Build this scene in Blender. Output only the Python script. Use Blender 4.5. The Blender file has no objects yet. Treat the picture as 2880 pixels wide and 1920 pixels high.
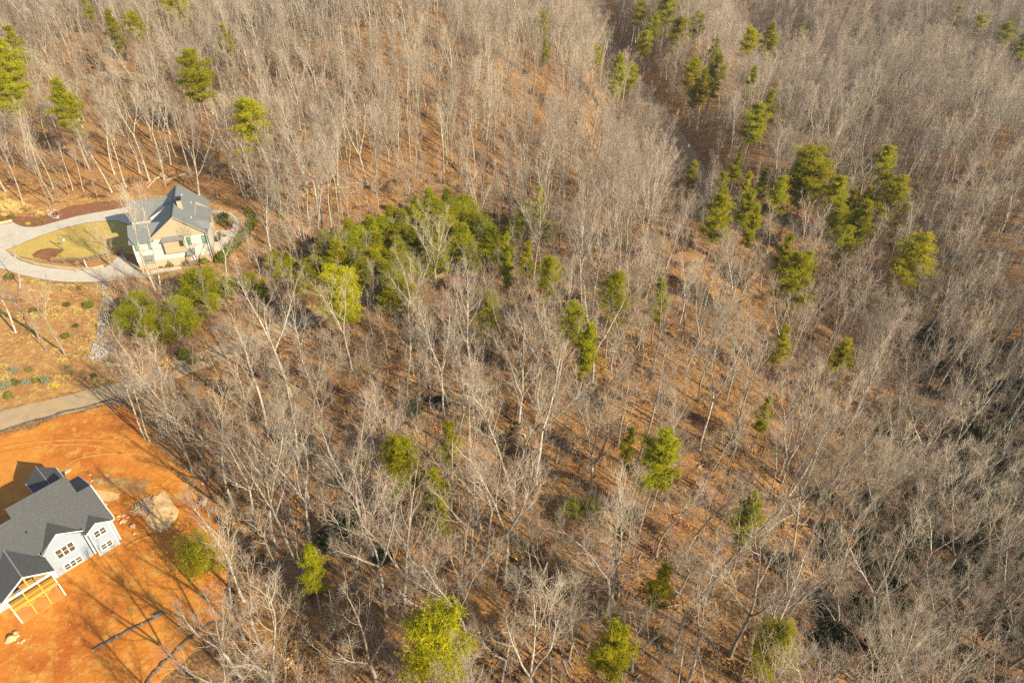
import bpy, bmesh, math, random
import numpy as np
from mathutils import Vector, Matrix
from mathutils.geometry import delaunay_2d_cdt
R_ = random.Random(7); NR = np.random.default_rng(11)
rad = math.radians
scn = bpy.context.scene; COL = scn.collection
# ------------------------------------------------------------------ camera
F = 1920.; TH = rad(38.2); RO = rad(2.1); CAM = np.array([0., 0., 90.])
r0 = np.array([1, 0, 0.]); u0 = np.array([0, math.sin(TH), math.cos(TH)]); FW = np.array([0, math.cos(TH), -math.sin(TH)])
RT = math.cos(RO)*r0+math.sin(RO)*u0; UP = -math.sin(RO)*r0+math.cos(RO)*u0
cam = bpy.data.cameras.new('camera'); co = bpy.data.objects.new('camera', cam); COL.objects.link(co)
cam.sensor_width = 36; cam.lens = 24; cam.clip_start = .5; cam.clip_end = 5000
co.matrix_world = Matrix(((RT[0], UP[0], -FW[0], 0), (RT[1], UP[1], -FW[1], 0), (RT[2], UP[2], -FW[2], 90), (0, 0, 0, 1)))
scn.camera = co
# ------------------------------------------------------------------ sky and sun
SUN_EL = rad(31)
w = bpy.data.worlds.new('World'); scn.world = w; w.use_nodes = True
nt = w.node_tree; nt.nodes.clear()
sky = nt.nodes.new('ShaderNodeTexSky'); sky.sky_type = 'NISHITA'; sky.sun_disc = False
sky.sun_elevation = SUN_EL; sky.sun_rotation = rad(126); sky.air_density = 1.0; sky.dust_density = 1.0
bg = nt.nodes.new('ShaderNodeBackground'); bg.inputs[1].default_value = .10
out = nt.nodes.new('ShaderNodeOutputWorld'); nt.links.new(sky.outputs[0], bg.inputs[0]); nt.links.new(bg.outputs[0], out.inputs[0])
sl = bpy.data.lights.new('sun', 'SUN'); sl.energy = 5; sl.angle = rad(.5); sl.color = (1, .87, .61)
so = bpy.data.objects.new('sun', sl); COL.objects.link(so)
sd = Vector((math.cos(rad(144))*math.cos(SUN_EL), math.sin(rad(144))*math.cos(SUN_EL), -math.sin(SUN_EL)))
so.rotation_euler = sd.to_track_quat('-Z', 'Y').to_euler(); so.location = (60, -40, 120)
scn.view_settings.view_transform = 'Standard'; scn.view_settings.look = 'None'
scn.view_settings.exposure = .9; scn.view_settings.gamma = 1; scn.view_settings.use_curve_mapping = False
scn.render.engine = 'CYCLES'
scn.cycles.use_denoising = False
scn.cycles.max_bounces = 5; scn.cycles.diffuse_bounces = 3; scn.cycles.volume_bounces = 0
# ------------------------------------------------------------------ terrain function
def sm(a, b, x):
    t = np.clip((x-a)/(b-a), 0, 1); return t*t*(3-2*t)
def TZ(x, y):
    x = np.asarray(x, float); y = np.asarray(y, float)
    roll = 2.2*np.sin(x/31+1.3)*np.sin(y/37+.4)+1.3*np.sin(x/17-y/23)+.8*np.sin(x/11+y/9.5)
    flat = sm(-38, -8, x)*(1-sm(150, 175, y))+sm(150, 190, y)   # level ground by the two houses
    z = roll*np.clip(flat, 0, 1)
    z = z-13*np.exp(-((x-78-.18*(y-60))/34)**2)*sm(20, 60, x)                 # creek valley on the right
    z = z+.07*np.clip(y-170, 0, 160)*(1-sm(-20, 120, x))                      # hill behind the farmhouse
    d = (y+1.93*x-561)/2.17
    z = z+3*np.exp(-(d/40)**2)*sm(40, 150, x)-50*sm(-5, 75, d)*sm(20, 90, x)+34*sm(110, 260, d)*sm(20, 90, x)                # far crest at the upper right, dropping to the next valley
    z = z+16*np.exp(-((x-125)/45)**2-((y-245)/65)**2)                         # rounded hill on the right
    z = z+20*np.exp(-((x+55)/50)**2-((y-285)/55)**2)                          # spur uphill of the farmhouse
    z = z-20*np.exp(-((x-52+.05*(y-190))/20)**2)*sm(165, 215, y)*(1-sm(420, 560, y))   # gully of the wooded road
    z = z-14*np.exp(-((x+10)/40)**2-((y-385)/40)**2)
    z = z+.12*np.clip(np.hypot(x, y)-620, 0, 500)
    return z
def ray(px, py):
    d = (px-1440)/F*RT+(960-py)/F*UP+FW
    return d/np.linalg.norm(d)
def at(px, py, z=None, off=0.):
    d = ray(px, py)
    if z is not None: return CAM+d*((z-CAM[2])/d[2])
    t = 20.
    for _ in range(4000):
        p = CAM+d*t; h = p[2]-float(TZ(p[0], p[1]))-off
        if h < .02 or t > 2000: break
        t += max(h*.5, .02)
    return p
def px_of(p):
    q = np.asarray(p, float)-CAM; k = q@FW
    return 1440+F*(q@RT)/k, 960-F*(q@UP)/k
Z = lambda k, x0, y0: (lambda a, b: (x0+a/k, y0+b/k))
DS = lambda a, b: (a*1.2245, b*1.2245)
g1 = Z(3.016, 0, 480); g2 = Z(3.267, 0, 1080); g3 = Z(3.267, 0, 1440); g5 = Z(5.6, 0, 560)
gA = Z(2.45, 0, 0); gB = Z(2.45, 0, 900); gC = Z(2.45, 720, 500); gD = Z(2.45, 960, 1280); gE = Z(2.45, 1920, 1280); gF = Z(2.45, 1920, 400); gG = Z(2.45, 960, 0)
# ------------------------------------------------------------------ materials
def mat(name, c1, c2=None, scale=1., rough=.85, c3=None, scale2=None, bump=0., bscale=20., detail=6, metal=0., var=0., transl=0., thr=(.35, .65), spec=.3, stretch=None, thr3=(.5, .62)):
    m = bpy.data.materials.new(name); m.use_nodes = True; n = m.node_tree.nodes; L = m.node_tree.links
    b = n['Principled BSDF']; b.inputs['Roughness'].default_value = rough; b.inputs['Metallic'].default_value = metal
    b.inputs['Specular IOR Level'].default_value = spec
    tc = n.new('ShaderNodeTexCoord'); src = tc.outputs['Object']
    if stretch:
        mp = n.new('ShaderNodeMapping'); mp.inputs['Scale'].default_value = stretch; L.new(src, mp.inputs[0]); src = mp.outputs[0]
    def noise(s, d=detail):
        t = n.new('ShaderNodeTexNoise'); t.inputs['Scale'].default_value = s; t.inputs['Detail'].default_value = d; t.inputs['Roughness'].default_value = .65
        L.new(src, t.inputs['Vector']); return t.outputs['Fac']
    def mix(f, a, c):
        x = n.new('ShaderNodeMix'); x.data_type = 'RGBA'; L.new(f, x.inputs['Factor'])
        for k, v in ((6, a), (7, c)):
            if isinstance(v, tuple): x.inputs[k].default_value = (*v, 1)
            else: L.new(v, x.inputs[k])
        return x.outputs[2]
    def rng(f, a, c):
        r = n.new('ShaderNodeMapRange'); r.inputs[1].default_value = a; r.inputs[2].default_value = c; L.new(f, r.inputs[0]); return r.outputs[0]
    cur = c1
    if c2: cur = mix(rng(noise(scale), *thr), c1, c2)
    if c3: cur = mix(rng(noise(scale2 or scale*5), *thr3), cur, c3)
    if var:
        oi = n.new('ShaderNodeObjectInfo'); hv = n.new('ShaderNodeHueSaturation')
        r = rng(oi.outputs['Random'], 0, 1); r.node.inputs[3].default_value = 1-var; r.node.inputs[4].default_value = 1+var
        L.new(r, hv.inputs['Value'])
        m2 = n.new('ShaderNodeMath'); m2.operation = 'FRACT'; m3 = n.new('ShaderNodeMath'); m3.operation = 'MULTIPLY'; m3.inputs[1].default_value = 7.3
        L.new(oi.outputs['Random'], m3.inputs[0]); L.new(m3.outputs[0], m2.inputs[0])
        h = rng(m2.outputs[0], 0, 1); h.node.inputs[3].default_value = .5-var*.05; h.node.inputs[4].default_value = .5+var*.05; L.new(h, hv.inputs['Hue'])
        if isinstance(cur, tuple): hv.inputs['Color'].default_value = (*cur, 1)
        else: L.new(cur, hv.inputs['Color'])
        cur = hv.outputs[0]
    if isinstance(cur, tuple): b.inputs['Base Color'].default_value = (*cur, 1)
    else: L.new(cur, b.inputs['Base Color'])
    if bump:
        bp = n.new('ShaderNodeBump'); bp.inputs['Strength'].default_value = 1; bp.inputs['Distance'].default_value = bump
        L.new(noise(bscale, 8), bp.inputs['Height']); L.new(bp.outputs[0], b.inputs['Normal'])
    if transl:
        t = n.new('ShaderNodeBsdfTranslucent'); ms = n.new('ShaderNodeMixShader'); ms.inputs[0].default_value = transl
        if isinstance(cur, tuple): t.inputs[0].default_value = (*cur, 1)
        else: L.new(cur, t.inputs[0])
        L.new(b.outputs[0], ms.inputs[1]); L.new(t.outputs[0], ms.inputs[2]); L.new(ms.outputs[0], n['Material Output'].inputs[0])
    return m
M = dict(
 litter=mat('leaf_litter', (.31, .155, .052), (.17, .08, .032), .16, c3=(.42, .225, .07), scale2=2.3, thr=(.38, .6), bump=.16, bscale=3.2, detail=10, thr3=(.47, .6)),
 clay=mat('orange_clay', (.53, .195, .025), (.35, .085, .011), .075, c3=(.53, .27, .055), scale2=.5, bump=.12, bscale=1.8, detail=10, thr=(.45, .68), thr3=(.5, .66)),
 straw=mat('dry_slope_soil', (.40, .21, .07), (.31, .135, .045), .16, c3=(.44, .31, .10), scale2=.8, bump=.08, bscale=3, detail=9),
 mulch=mat('bark_mulch', (.17, .072, .034), (.23, .10, .045), .7, bump=.05, bscale=9, c3=(.33, .15, .07), scale2=3),
 lawn=mat('dormant_lawn', (.47, .34, .085), (.38, .28, .07), .35, bump=.02, bscale=30, c3=(.52, .37, .11), scale2=4),
 road=mat('gravel_road', (.42, .30, .17), (.33, .25, .16), .5, c3=(.43, .29, .13), scale2=.35, bump=.02, bscale=14, detail=9),
 conc=mat('pale_concrete', (.52, .475, .40), (.46, .42, .35), .3, c3=(.43, .385, .31), scale2=.6, thr3=(.5, .8), bump=.001, bscale=10, rough=.8),
 gravel=mat('crusher_run_pad', (.62, .42, .21), (.54, .35, .17), 1.2, c3=(.60, .36, .13), scale2=.6, bump=.05, bscale=5),
 bark=mat('bare_bark', (.36, .315, .25), (.21, .175, .14), 1.2, c3=(.52, .47, .39), scale2=3., bump=.01, bscale=12, var=.38, rough=.9, spec=.1),
 twig=mat('fine_twigs', (.335, .270, .205), (.43, .355, .275), .6, var=.34, rough=.9, spec=.1),
 brush=mat('brush_twigs', (.33, .22, .14), (.42, .30, .19), .6, var=.25, rough=.9, spec=.1),
 pbark=mat('pine_bark', (.26, .19, .145), (.36, .27, .21), 2, bump=.01, bscale=8, var=.15, rough=.9, spec=.1),
 needle=mat('pine_needles', (.42, .39, .010), (.27, .27, .010), .5, c3=(.56, .48, .015), scale2=1.4, var=.20, transl=.48, rough=.6, spec=.25),
 cedar=mat('young_pine_needles', (.37, .36, .012), (.24, .25, .010), .5, c3=(.50, .43, .015), scale2=1.4, var=.18, transl=.48, rough=.6, spec=.25),
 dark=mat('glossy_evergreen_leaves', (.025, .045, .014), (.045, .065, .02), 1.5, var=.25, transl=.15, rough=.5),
 hedge=mat('hedge_leaves', (.19, .21, .02), (.12, .14, .02), 1.2, var=.2, transl=.2, rough=.5),
 yellow=mat('yellow_shrub_leaves', (.62, .48, .04), (.5, .42, .05), 1.2, transl=.2),
 grass=mat('dry_ornamental_grass', (.66, .50, .20), (.50, .36, .13), 1.2, var=.2, transl=.2),
 olive=mat('olive_shrub_leaves', (.22, .20, .04), (.16, .14, .04), 1.2, var=.3, transl=.2),
 sage=mat('grey_green_leaves', (.26, .27, .17), (.2, .2, .12), 1.2, var=.1, transl=.2),
 deadleaf=mat('rust_leaves', (.42, .17, .07), (.36, .2, .1), 1.2, transl=.2),
 rock=mat('clay_stained_boulder', (.52, .33, .17), (.42, .22, .10), 1.2, c3=(.62, .48, .32), scale2=2.2, bump=.05, bscale=4),
 white_rock=mat('pale_rip_rap', (.46, .43, .40), (.26, .22, .19), 2., bump=.03, bscale=6, var=.3, c3=(.62, .60, .60), scale2=3.),
 log=mat('weathered_log', (.50, .40, .28), (.38, .28, .19), 1.2, bump=.02, bscale=7),
 shingle2=mat('charcoal_shingles', (.075, .077, .08), (.10, .101, .104), 5., c3=(.055, .057, .06), scale2=11, bump=.012, bscale=22, rough=.9, detail=3, spec=.15),
 shingle1=mat('slate_grey_shingles', (.15, .165, .17), (.19, .20, .20), 4., c3=(.12, .135, .14), scale2=9, bump=.012, bscale=22, rough=.9, detail=3, spec=.15),
 metalroof=mat('grey_metal_roof', (.20, .19, .18), (.16, .15, .145), 2., rough=.5),
 ridge=mat('ridge_cap_shingles', (.20, .20, .21), (.16, .16, .17), 6., rough=.9),
 blue=mat('pale_blue_siding', (.29, .35, .42), (.275, .33, .40), .8, rough=.6, bump=.02, bscale=1., stretch=(.01, .01, 5.), detail=1),
 white=mat('white_trim_paint', (.68, .68, .67), rough=.5),
 board=mat('white_board_and_batten', (.58, .57, .53), (.52, .50, .45), 1.5, rough=.6, bump=.03, bscale=2.5, stretch=(1, 1, .02), detail=2),
 tan=mat('tan_stucco', (.42, .34, .225), (.39, .315, .21), 2., rough=.8),
 stone=mat('pale_stone_base', (.46, .35, .22), (.38, .28, .18), 2.5, c3=(.62, .52, .38), scale2=5, bump=.05, bscale=5),
 lumber=mat('new_yellow_lumber', (.58, .33, .05), (.50, .27, .045), 2., c3=(.55, .30, .08), scale2=5, rough=.7),
 slab=mat('clay_dusted_slab', (.55, .27, .075), (.48, .21, .05), .7, rough=.8),
 navy=mat('painted_shade_navy', (.10, .12, .16), rough=.7),  # dark navy paints shade into the colour of rear and step walls
 glass=mat('window_glass', (.04, .04, .04), (.10, .10, .06), 1.5, rough=.08, spec=.8),
 gglass=mat('green_reflecting_glass', (.20, .42, .28), (.13, .30, .20), 4., rough=.1, spec=.8),
 black=mat('black_paint', (.025, .027, .028), rough=.5),
 fabric=mat('black_silt_cloth', (.05, .052, .055), (.085, .085, .085), 3., bump=.03, bscale=4, rough=.6),
 stake=mat('pale_wood_stake', (.55, .42, .24), rough=.8),
 deckwood=mat('weathered_deck_wood', (.20, .15, .11), (.27, .21, .15), 3., rough=.8),
 red=mat('red_ceramic', (.50, .09, .05), rough=.4),
 brick=mat('red_brown_brick', (.25, .09, .05), rough=.8),
 metal=mat('galvanised_metal', (.7, .7, .7), rough=.4, metal=.3),
 furn=mat('dark_wicker', (.06, .055, .055), (.12, .11, .1), 9, rough=.7),
)
# ------------------------------------------------------------------ helpers
def tag(o, label=None, cat=None, group=None, kind=None):
    for k, v in (('label', label), ('category', cat), ('group', group), ('kind', kind)):
        if v: o[k] = v
    return o
def npmesh(name, v, faces, m, smooth=False):
    """faces: list of int arrays (n,k)"""
    me = bpy.data.meshes.new(name); v = np.asarray(v, np.float32)
    me.vertices.add(len(v)); me.vertices.foreach_set('co', v.ravel())
    faces = [np.asarray(f, np.int32) for f in faces if len(f)]
    tot = sum(f.size for f in faces); nf = sum(len(f) for f in faces)
    me.loops.add(tot); me.loops.foreach_set('vertex_index', np.concatenate([f.ravel() for f in faces]))
    st = []; s = 0
    for f in faces: st.append(s+np.arange(len(f))*f.shape[1]); s += f.size
    me.polygons.add(nf); me.polygons.foreach_set('loop_start', np.concatenate(st).astype(np.int32))
    if smooth: me.polygons.foreach_set('use_smooth', np.ones(nf, bool))
    me.update(calc_edges=True); me.materials.append(m); return me
def obj(name, me, parent=None):
    o = bpy.data.objects.new(name, me); COL.objects.link(o)
    if parent: o.parent = parent
    return o
def empty(name, loc=(0, 0, 0), rz=0, label=None, cat=None, group=None):
    o = bpy.data.objects.new(name, None); COL.objects.link(o); o.location = loc; o.rotation_euler.z = rz
    o.empty_display_size = .5
    return tag(o, label, cat, group)
class MB:
    def __init__(s): s.v = []; s.f = []
    def add(s, vs, fs):
        k = len(s.v); s.v += [tuple(map(float, q)) for q in vs]; s.f += [tuple(k+i for i in f) for f in fs]; return s
    def box(s, x0, x1, y0, y1, z0, z1):
        return s.add([(x0, y0, z0), (x1, y0, z0), (x1, y1, z0), (x0, y1, z0), (x0, y0, z1), (x1, y0, z1), (x1, y1, z1), (x0, y1, z1)],
                     [(0, 3, 2, 1), (4, 5, 6, 7), (0, 1, 5, 4), (1, 2, 6, 5), (2, 3, 7, 6), (3, 0, 4, 7)])
    def slab(s, pts, t):   # polygon of top points, thickness downwards
        n = len(pts); b = [(p[0], p[1], p[2]-t) for p in pts]
        return s.add(list(pts)+b, [tuple(range(n)), tuple(range(2*n-1, n-1, -1))]+[(i, i+n, (i+1) % n+n, (i+1) % n) for i in range(n)])
    def prism(s, pts, d):  # polygon, pushed by vector d
        n = len(pts); b = [(p[0]+d[0], p[1]+d[1], p[2]+d[2]) for p in pts]
        return s.add(list(pts)+b, [tuple(range(n)), tuple(range(2*n-1, n-1, -1))]+[(i, i+n, (i+1) % n+n, (i+1) % n) for i in range(n)])
    def bar(s, a, b, r, k=4, r2=None):
        a = Vector(a); b = Vector(b); d = (b-a).normalized(); u = d.orthogonal().normalized() if abs(d.z) > .99 else d.cross(Vector((0, 0, 1))).normalized(); v = d.cross(u); r2 = r if r2 is None else r2
        vs = []
        for p, q in ((a, r), (b, r2)):
            for i in range(k):
                t = 2*math.pi*(i+.5)/k; vs.append(p+u*math.cos(t)*q*1.41+v*math.sin(t)*q*1.41)
        return s.add(vs, [(i, (i+1) % k, (i+1) % k+k, i+k) for i in range(k)]+[tuple(range(k-1, -1, -1)), tuple(range(k, 2*k))])
    def build(s, name, m, parent=None):
        me = bpy.data.meshes.new(name); me.from_pydata(s.v, [], s.f)
        bm = bmesh.new(); bm.from_mesh(me); bmesh.ops.recalc_face_normals(bm, faces=bm.faces); bm.to_mesh(me); bm.free()
        me.materials.append(m); return obj(name, me, parent)
def inpoly(x, y, P):
    x = np.asarray(x); y = np.asarray(y); r = np.zeros(x.shape, bool); n = len(P)
    for i in range(n):
        x1, y1 = P[i]; x2, y2 = P[(i+1) % n]
        c = ((y1 > y) != (y2 > y)) & (x < (x2-x1)*(y-y1)/((y2-y1) or 1e-9)+x1); r ^= c
    return r
def world_poly(pts): return [tuple(at(*p)[:2]) for p in pts]
def rag(P, step=.5, amp=.2, seed=1):
    rg = np.random.default_rng(seed); o = []
    for i in range(len(P)):
        a = np.array(P[i]); b = np.array(P[(i+1) % len(P)]); n = max(1, int(np.linalg.norm(b-a)/step))
        for k in range(n):
            o.append(tuple(a+(b-a)*k/n+rg.normal(0, amp, 2)*(1 if amp else 0)))
    return o
def drape(name, P, m, off, grid=1.5, relief=0., seed=2, kind='structure'):
    xs = [p[0] for p in P]; ys = [p[1] for p in P]
    gx, gy = np.meshgrid(np.arange(min(xs), max(xs), grid), np.arange(min(ys), max(ys), grid))
    rg = np.random.default_rng(seed); gx = gx+rg.normal(0, grid*.1, gx.shape); gy = gy+rg.normal(0, grid*.1, gy.shape)
    ins = inpoly(gx, gy, P); pts = [Vector(p) for p in P]+[Vector(p) for p in zip(gx[ins], gy[ins])]
    n = len(P)
    res = delaunay_2d_cdt(pts, [(i, (i+1) % n) for i in range(n)], [list(range(n))], 1, 1e-4)
    vv = np.array([tuple(q) for q in res[0]]); f = [t for t in res[2]]
    z = TZ(vv[:, 0], vv[:, 1])+off
    if relief:
        inner = np.ones(len(vv)); inner[:n] = 0
        z = z+inner*np.abs(relief*(np.sin(vv[:, 0]*1.1+np.sin(vv[:, 1]*.7)*2)*.5+np.sin(vv[:, 1]*1.7+vv[:, 0]*.6)*.4+rg.normal(0, .2, len(vv))))
    me = npmesh(name, np.c_[vv, z], [np.array([t for t in f if len(t) == 3])], m, True)
    return tag(obj(name, me), kind=kind)
def ribbon(name, pts, width, m, off, step=2.):
    P = [np.array(at(*p)[:2]) for p in pts]; q = []
    for i in range(len(P)-1):      # catmull-rom
        a, b, c, d = P[max(i-1, 0)], P[i], P[i+1], P[min(i+2, len(P)-1)]; n = max(2, int(np.linalg.norm(c-b)/step))
        for k in range(n):
            t = k/n; q.append(.5*((2*b)+(-a+c)*t+(2*a-5*b+4*c-d)*t*t+(-a+3*b-3*c+d)*t**3))
    q.append(P[-1]); q = np.array(q); t = np.gradient(q, axis=0); t /= np.linalg.norm(t, axis=1)[:, None]+1e-9; nrm = np.c_[-t[:, 1], t[:, 0]]
    K = 7; rg = np.random.default_rng(5); cols = []
    for j in range(K):
        s = (j/(K-1)-.5)*width; jit = rg.normal(0, .12, len(q)) if j in (0, K-1) else 0
        xy = q+nrm*(s+jit)[:, None] if np.ndim(jit) else q+nrm*s
        cols.append(np.c_[xy, TZ(xy[:, 0], xy[:, 1])+off+(0 if 0 < j < K-1 else -.03)])
    v = np.stack(cols, 1).reshape(-1, 3); n = len(q)
    f = [(i*K+j, i*K+j+1, (i+1)*K+j+1, (i+1)*K+j) for i in range(n-1) for j in range(K-1)]
    o = tag(obj(name, npmesh(name, v, [np.array(f)], m, True)), kind='structure'); return o, q
# ------------------------------------------------------------------ ground
def grid_mesh(name, xs, ys, m):
    X, Y = np.meshgrid(xs, ys); v = np.c_[X.ravel(), Y.ravel(), TZ(X, Y).ravel()]
    nx = len(xs); i, j = np.meshgrid(np.arange(nx-1), np.arange(len(ys)-1)); b = (j*nx+i).ravel()
    return obj(name, npmesh(name, v, [np.c_[b, b+1, b+1+nx, b+nx]], m, True))
gxs = np.concatenate([np.arange(-1500, -320, 30), np.arange(-320, 320, 3.), np.arange(320, 1501, 30)])
gys = np.concatenate([np.arange(-600, 0, 20), np.arange(0, 480, 3.), np.arange(480, 1700, 25)])
tag(grid_mesh('ground', gxs, gys, M['litter']), kind='structure')
LOT = [(-420, 1330), (0, 1225), (95, 1200), (200, 1165), (325, 1128), (380, 1165), (420, 1230), (470, 1300), (545, 1390), (640, 1500), (650, 1600), (630, 1700), (610, 1760), (520, 1860), (420, 1960), (380, 2060), (-420, 2060)]
P_LOT = world_poly(LOT)
drape('clay_lot', rag(P_LOT, .9, .28, 3), M['clay'], .06, 1.1, .10)
SLOPE = [(-420, 850), (0, 790), (200, 800), (300, 802), (330, 860), (300, 960), (280, 1020), (330, 1070), (250, 1090), (120, 1125), (0, 1150), (-420, 1235)]
drape('dry_slope', rag(world_poly(SLOPE), .9, .3, 4), M['straw'], .05, 1.5)
BACK = [g1(-900, 330), g1(0, 150), g1(300, 200), g1(800, 210), g1(1100, 190), g1(1500, 210), g1(1900, 300), g1(2120, 420), g1(2180, 600), g1(2000, 900), g1(1800, 1000), g1(1400, 1060), g1(1150, 1000), g1(900, 900), g1(-900, 1000)]
drape('yard_soil', rag(world_poly(BACK), .9, .35, 5), M['straw'], .03, 2.)
BED = [g1(-500, 330), g1(0, 330), g1(100, 385), g1(290, 395), g1(420, 370), g1(560, 310), g1(850, 262), g1(1090, 250), g1(1100, 330), g1(840, 380), g1(560, 440), g1(350, 490), g1(220, 485), g1(120, 455), g1(0, 475), g1(-500, 520)]
drape('mulch_bed', rag(world_poly(BED), .8, .12, 6), M['mulch'], .05, 1.2, .03)
DRV = [(-900, 500), (0, 413), (120, 395), (215, 375), (300, 420), (380, 445), (520, 450), (650, 430), (900, 360), (1200, 280), (1500, 220), (1750, 180), (2020, 130), (2200, 300), (2060, 420), (1850, 345), (1650, 350), (1350, 380), (1050, 450), (700, 560), (400, 680), (240, 750), (85, 810), (200, 905), (350, 985), (560, 1055), (900, 1110), (1200, 1135), (1500, 1120), (1660, 1085), (1760, 1020), (1820, 945), (1900, 900), (1950, 925), (2000, 1010), (2250, 1180), (2500, 1270), (2180, 1245), (2000, 1262), (1700, 1300), (1400, 1312), (1050, 1312), (800, 1290), (550, 1242), (300, 1190), (100, 1112), (0, 1095), (-900, 1250)]
drape('driveway', rag(world_poly([g5(*p) for p in DRV]), 1.2, 0.), M['conc'], .17, 1.5)
LAWN = [(100, 808), (240, 757), (400, 688), (700, 568), (1050, 458), (1350, 388), (1650, 358), (1850, 353), (2080, 440), (2300, 600), (2250, 900), (1900, 850), (1560, 935), (1000, 945), (820, 950), (560, 950), (400, 920), (210, 890)]
drape('lawn', rag(world_poly([g5(*p) for p in LAWN]), .8, .04, 7), M['lawn'], .14, 1.5)
ISL = [(520, 880), (560, 850), (640, 800), (780, 780), (930, 790), (1010, 810), (960, 870), (880, 920), (760, 960), (600, 940), (530, 920)]
drape('mulch_island', rag(world_poly([g5(*p) for p in ISL]), .5, .1, 8), M['mulch'], .17, .7, .12)
PATH = [g1(1780, 338), g1(1880, 338), g1(1955, 360), g1(2010, 400), g1(2030, 450), g1(2015, 530), g1(1990, 590), g1(1930, 640), g1(1860, 690), g1(1790, 700), g1(1780, 520), g1(1960, 505), g1(1980, 470), g1(1975, 420), g1(1940, 390), g1(1890, 372), g1(1780, 365)]
drape('garden_path', rag(world_poly(PATH), .7, .0), M['conc'], .16, 1.)
WALK = [g1(1150, 880), g1(1300, 845), g1(1540, 812), g1(1545, 838), g1(1320, 880), g1(1160, 915)]
drape('side_walk', rag(world_poly(WALK), .7, 0.), M['conc'], .18, 1.)
road1, rq1 = ribbon('gravel_road', [(-420, 1290), (-200, 1232), (0, 1182), (120, 1152), (250, 1120), (380, 1085), (480, 1045), (600, 1000), (720, 955), (850, 900), (950, 862), (1040, 830), (1110, 805), (1210, 770), (1330, 742), (1440, 735)], 5.4, M['road'], .05)
road2, rq2 = ribbon('wooded_road', [(2010, 600), (1975, 530), (1935, 460), (1893, 390), (1850, 320), (1790, 240), (1735, 170), (1705, 110), (1690, 50), (1680, -60)], 6, M['road'], .12, 3)
road3, rq3 = ribbon('upper_gravel_road', [(2080, 195), (2160, 188), (2260, 186), (2350, 192), (2440, 203), (2530, 225)], 6, M['road'], .12, 3)
road4, rq4 = ribbon('far_drive', [(120, 300), (190, 245), (260, 218), (340, 210), (430, 225)], 6, M['road'], .12, 3)
M['rut'] = mat('rutted_clay', (.42, .15, .02), (.55, .25, .05), .5, bump=.06, bscale=2)
for i_, (pts_, w_) in enumerate([([(-20, 590), (120, 560), (300, 535), (500, 520), (700, 512), (900, 515), (1050, 530)], .45), ([(1560, 870), (1480, 930), (1330, 965), (1250, 1040)], .4), ([(1620, 900), (1530, 960), (1500, 1000)], .4), ([(-20, 640), (200, 600), (500, 560), (800, 560), (1000, 600), (1200, 680), (1400, 760)], .5), ([(820, 940), (980, 975), (1180, 1000), (1300, 1060)], .4), ([(1150, 1500), (1300, 1420), (1500, 1390), (1700, 1420)], .5), ([(600, 760), (680, 700), (900, 650), (1200, 640), (1500, 700), (1750, 850)], .5)]):
    ribbon('wheel_rut', [g2(*p) for p in pts_], w_, M['rut'], .17, .6)
PAD1 = [g2(1400, 1060), g2(1480, 985), g2(1560, 1040), g2(1600, 1110), g2(1650, 1160), g2(1620, 1260), g2(1560, 1320), g2(1470, 1365), g2(1400, 1330), g2(1340, 1270), g2(1370, 1170)]
drape('gravel_pad', rag(world_poly(PAD1), .4, .08, 9), M['gravel'], .20, .5, .22)
PAD2 = [g2(840, 850), g2(1000, 855), g2(1200, 870), g2(1400, 880), g2(1330, 960), g2(1350, 1030), g2(1200, 1010), g2(1000, 960), g2(850, 930)]
drape('pale_clay_terrace', rag(world_poly(PAD2), .5, .08, 10), M['straw'], .17, .6, .08)
SLB = [g2(850, 970), g2(1110, 1010), g2(1095, 1055), g2(1050, 1080), g2(900, 1080)]
drape('concrete_apron', rag(world_poly(SLB), .6, 0.), M['gravel'], .22, 1.)
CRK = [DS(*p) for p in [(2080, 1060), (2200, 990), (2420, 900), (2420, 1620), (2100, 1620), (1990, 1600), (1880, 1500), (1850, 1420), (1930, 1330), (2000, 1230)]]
M['shade_litter'] = mat('painted_shade_litter', (.13, .07, .035), (.075, .045, .028), .12, c3=(.24, .13, .06), scale2=.9, bump=.1, bscale=2)  # leaf litter with the valley's shade put into its dark colour
drape('painted_creek_shade', rag(world_poly(CRK), 1.5, .9, 12), M['shade_litter'], .06, 2.5)
# ------------------------------------------------------------------ house builder pieces
def window(par, x0, x1, z0, z1, y, cols, mf, mg, fw=.09, rows=2, name='window'):
    b = MB(); b.box(x0, x1, y-.05, y+.02, z0, z0+fw); b.box(x0, x1, y-.05, y+.02, z1-fw, z1)
    b.box(x0, x0+fw, y-.05, y+.02, z0+fw, z1-fw); b.box(x1-fw, x1, y-.05, y+.02, z0+fw, z1-fw)
    cw = (x1-x0-2*fw)/cols
    for i in range(1, cols): b.box(x0+fw+cw*i-fw*.5, x0+fw+cw*i+fw*.5, y-.05, y+.02, z0+fw, z1-fw)
    o = b.build(name, mf, par)
    rh = (z1-z0-2*fw)/rows
    for i in range(cols):
        for j in range(rows):
            xa = x0+fw+cw*i+(fw*.5 if i else 0); xb = x0+fw+cw*(i+1)-(fw*.5 if i < cols-1 else 0)
            MB().box(xa, xb, y-.02, y+.03, z0+fw+rh*j+(fw*.25 if j else 0), z0+fw+rh*(j+1)-(fw*.25 if j < rows-1 else 0)).build('pane', mg, o)
        for j in range(1, rows):
            MB().box(x0+fw+cw*i+fw*.5, x0+fw+cw*(i+1)-fw*.5, y-.045, y-.021, z0+fw+rh*j-fw*.25, z0+fw+rh*j+fw*.25).build('glazing_bar', mf, o)
    return o
def roof(par, pts, m, t=.18, name='roof'): return MB().slab(pts, t).build(name, m, par)
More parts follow.
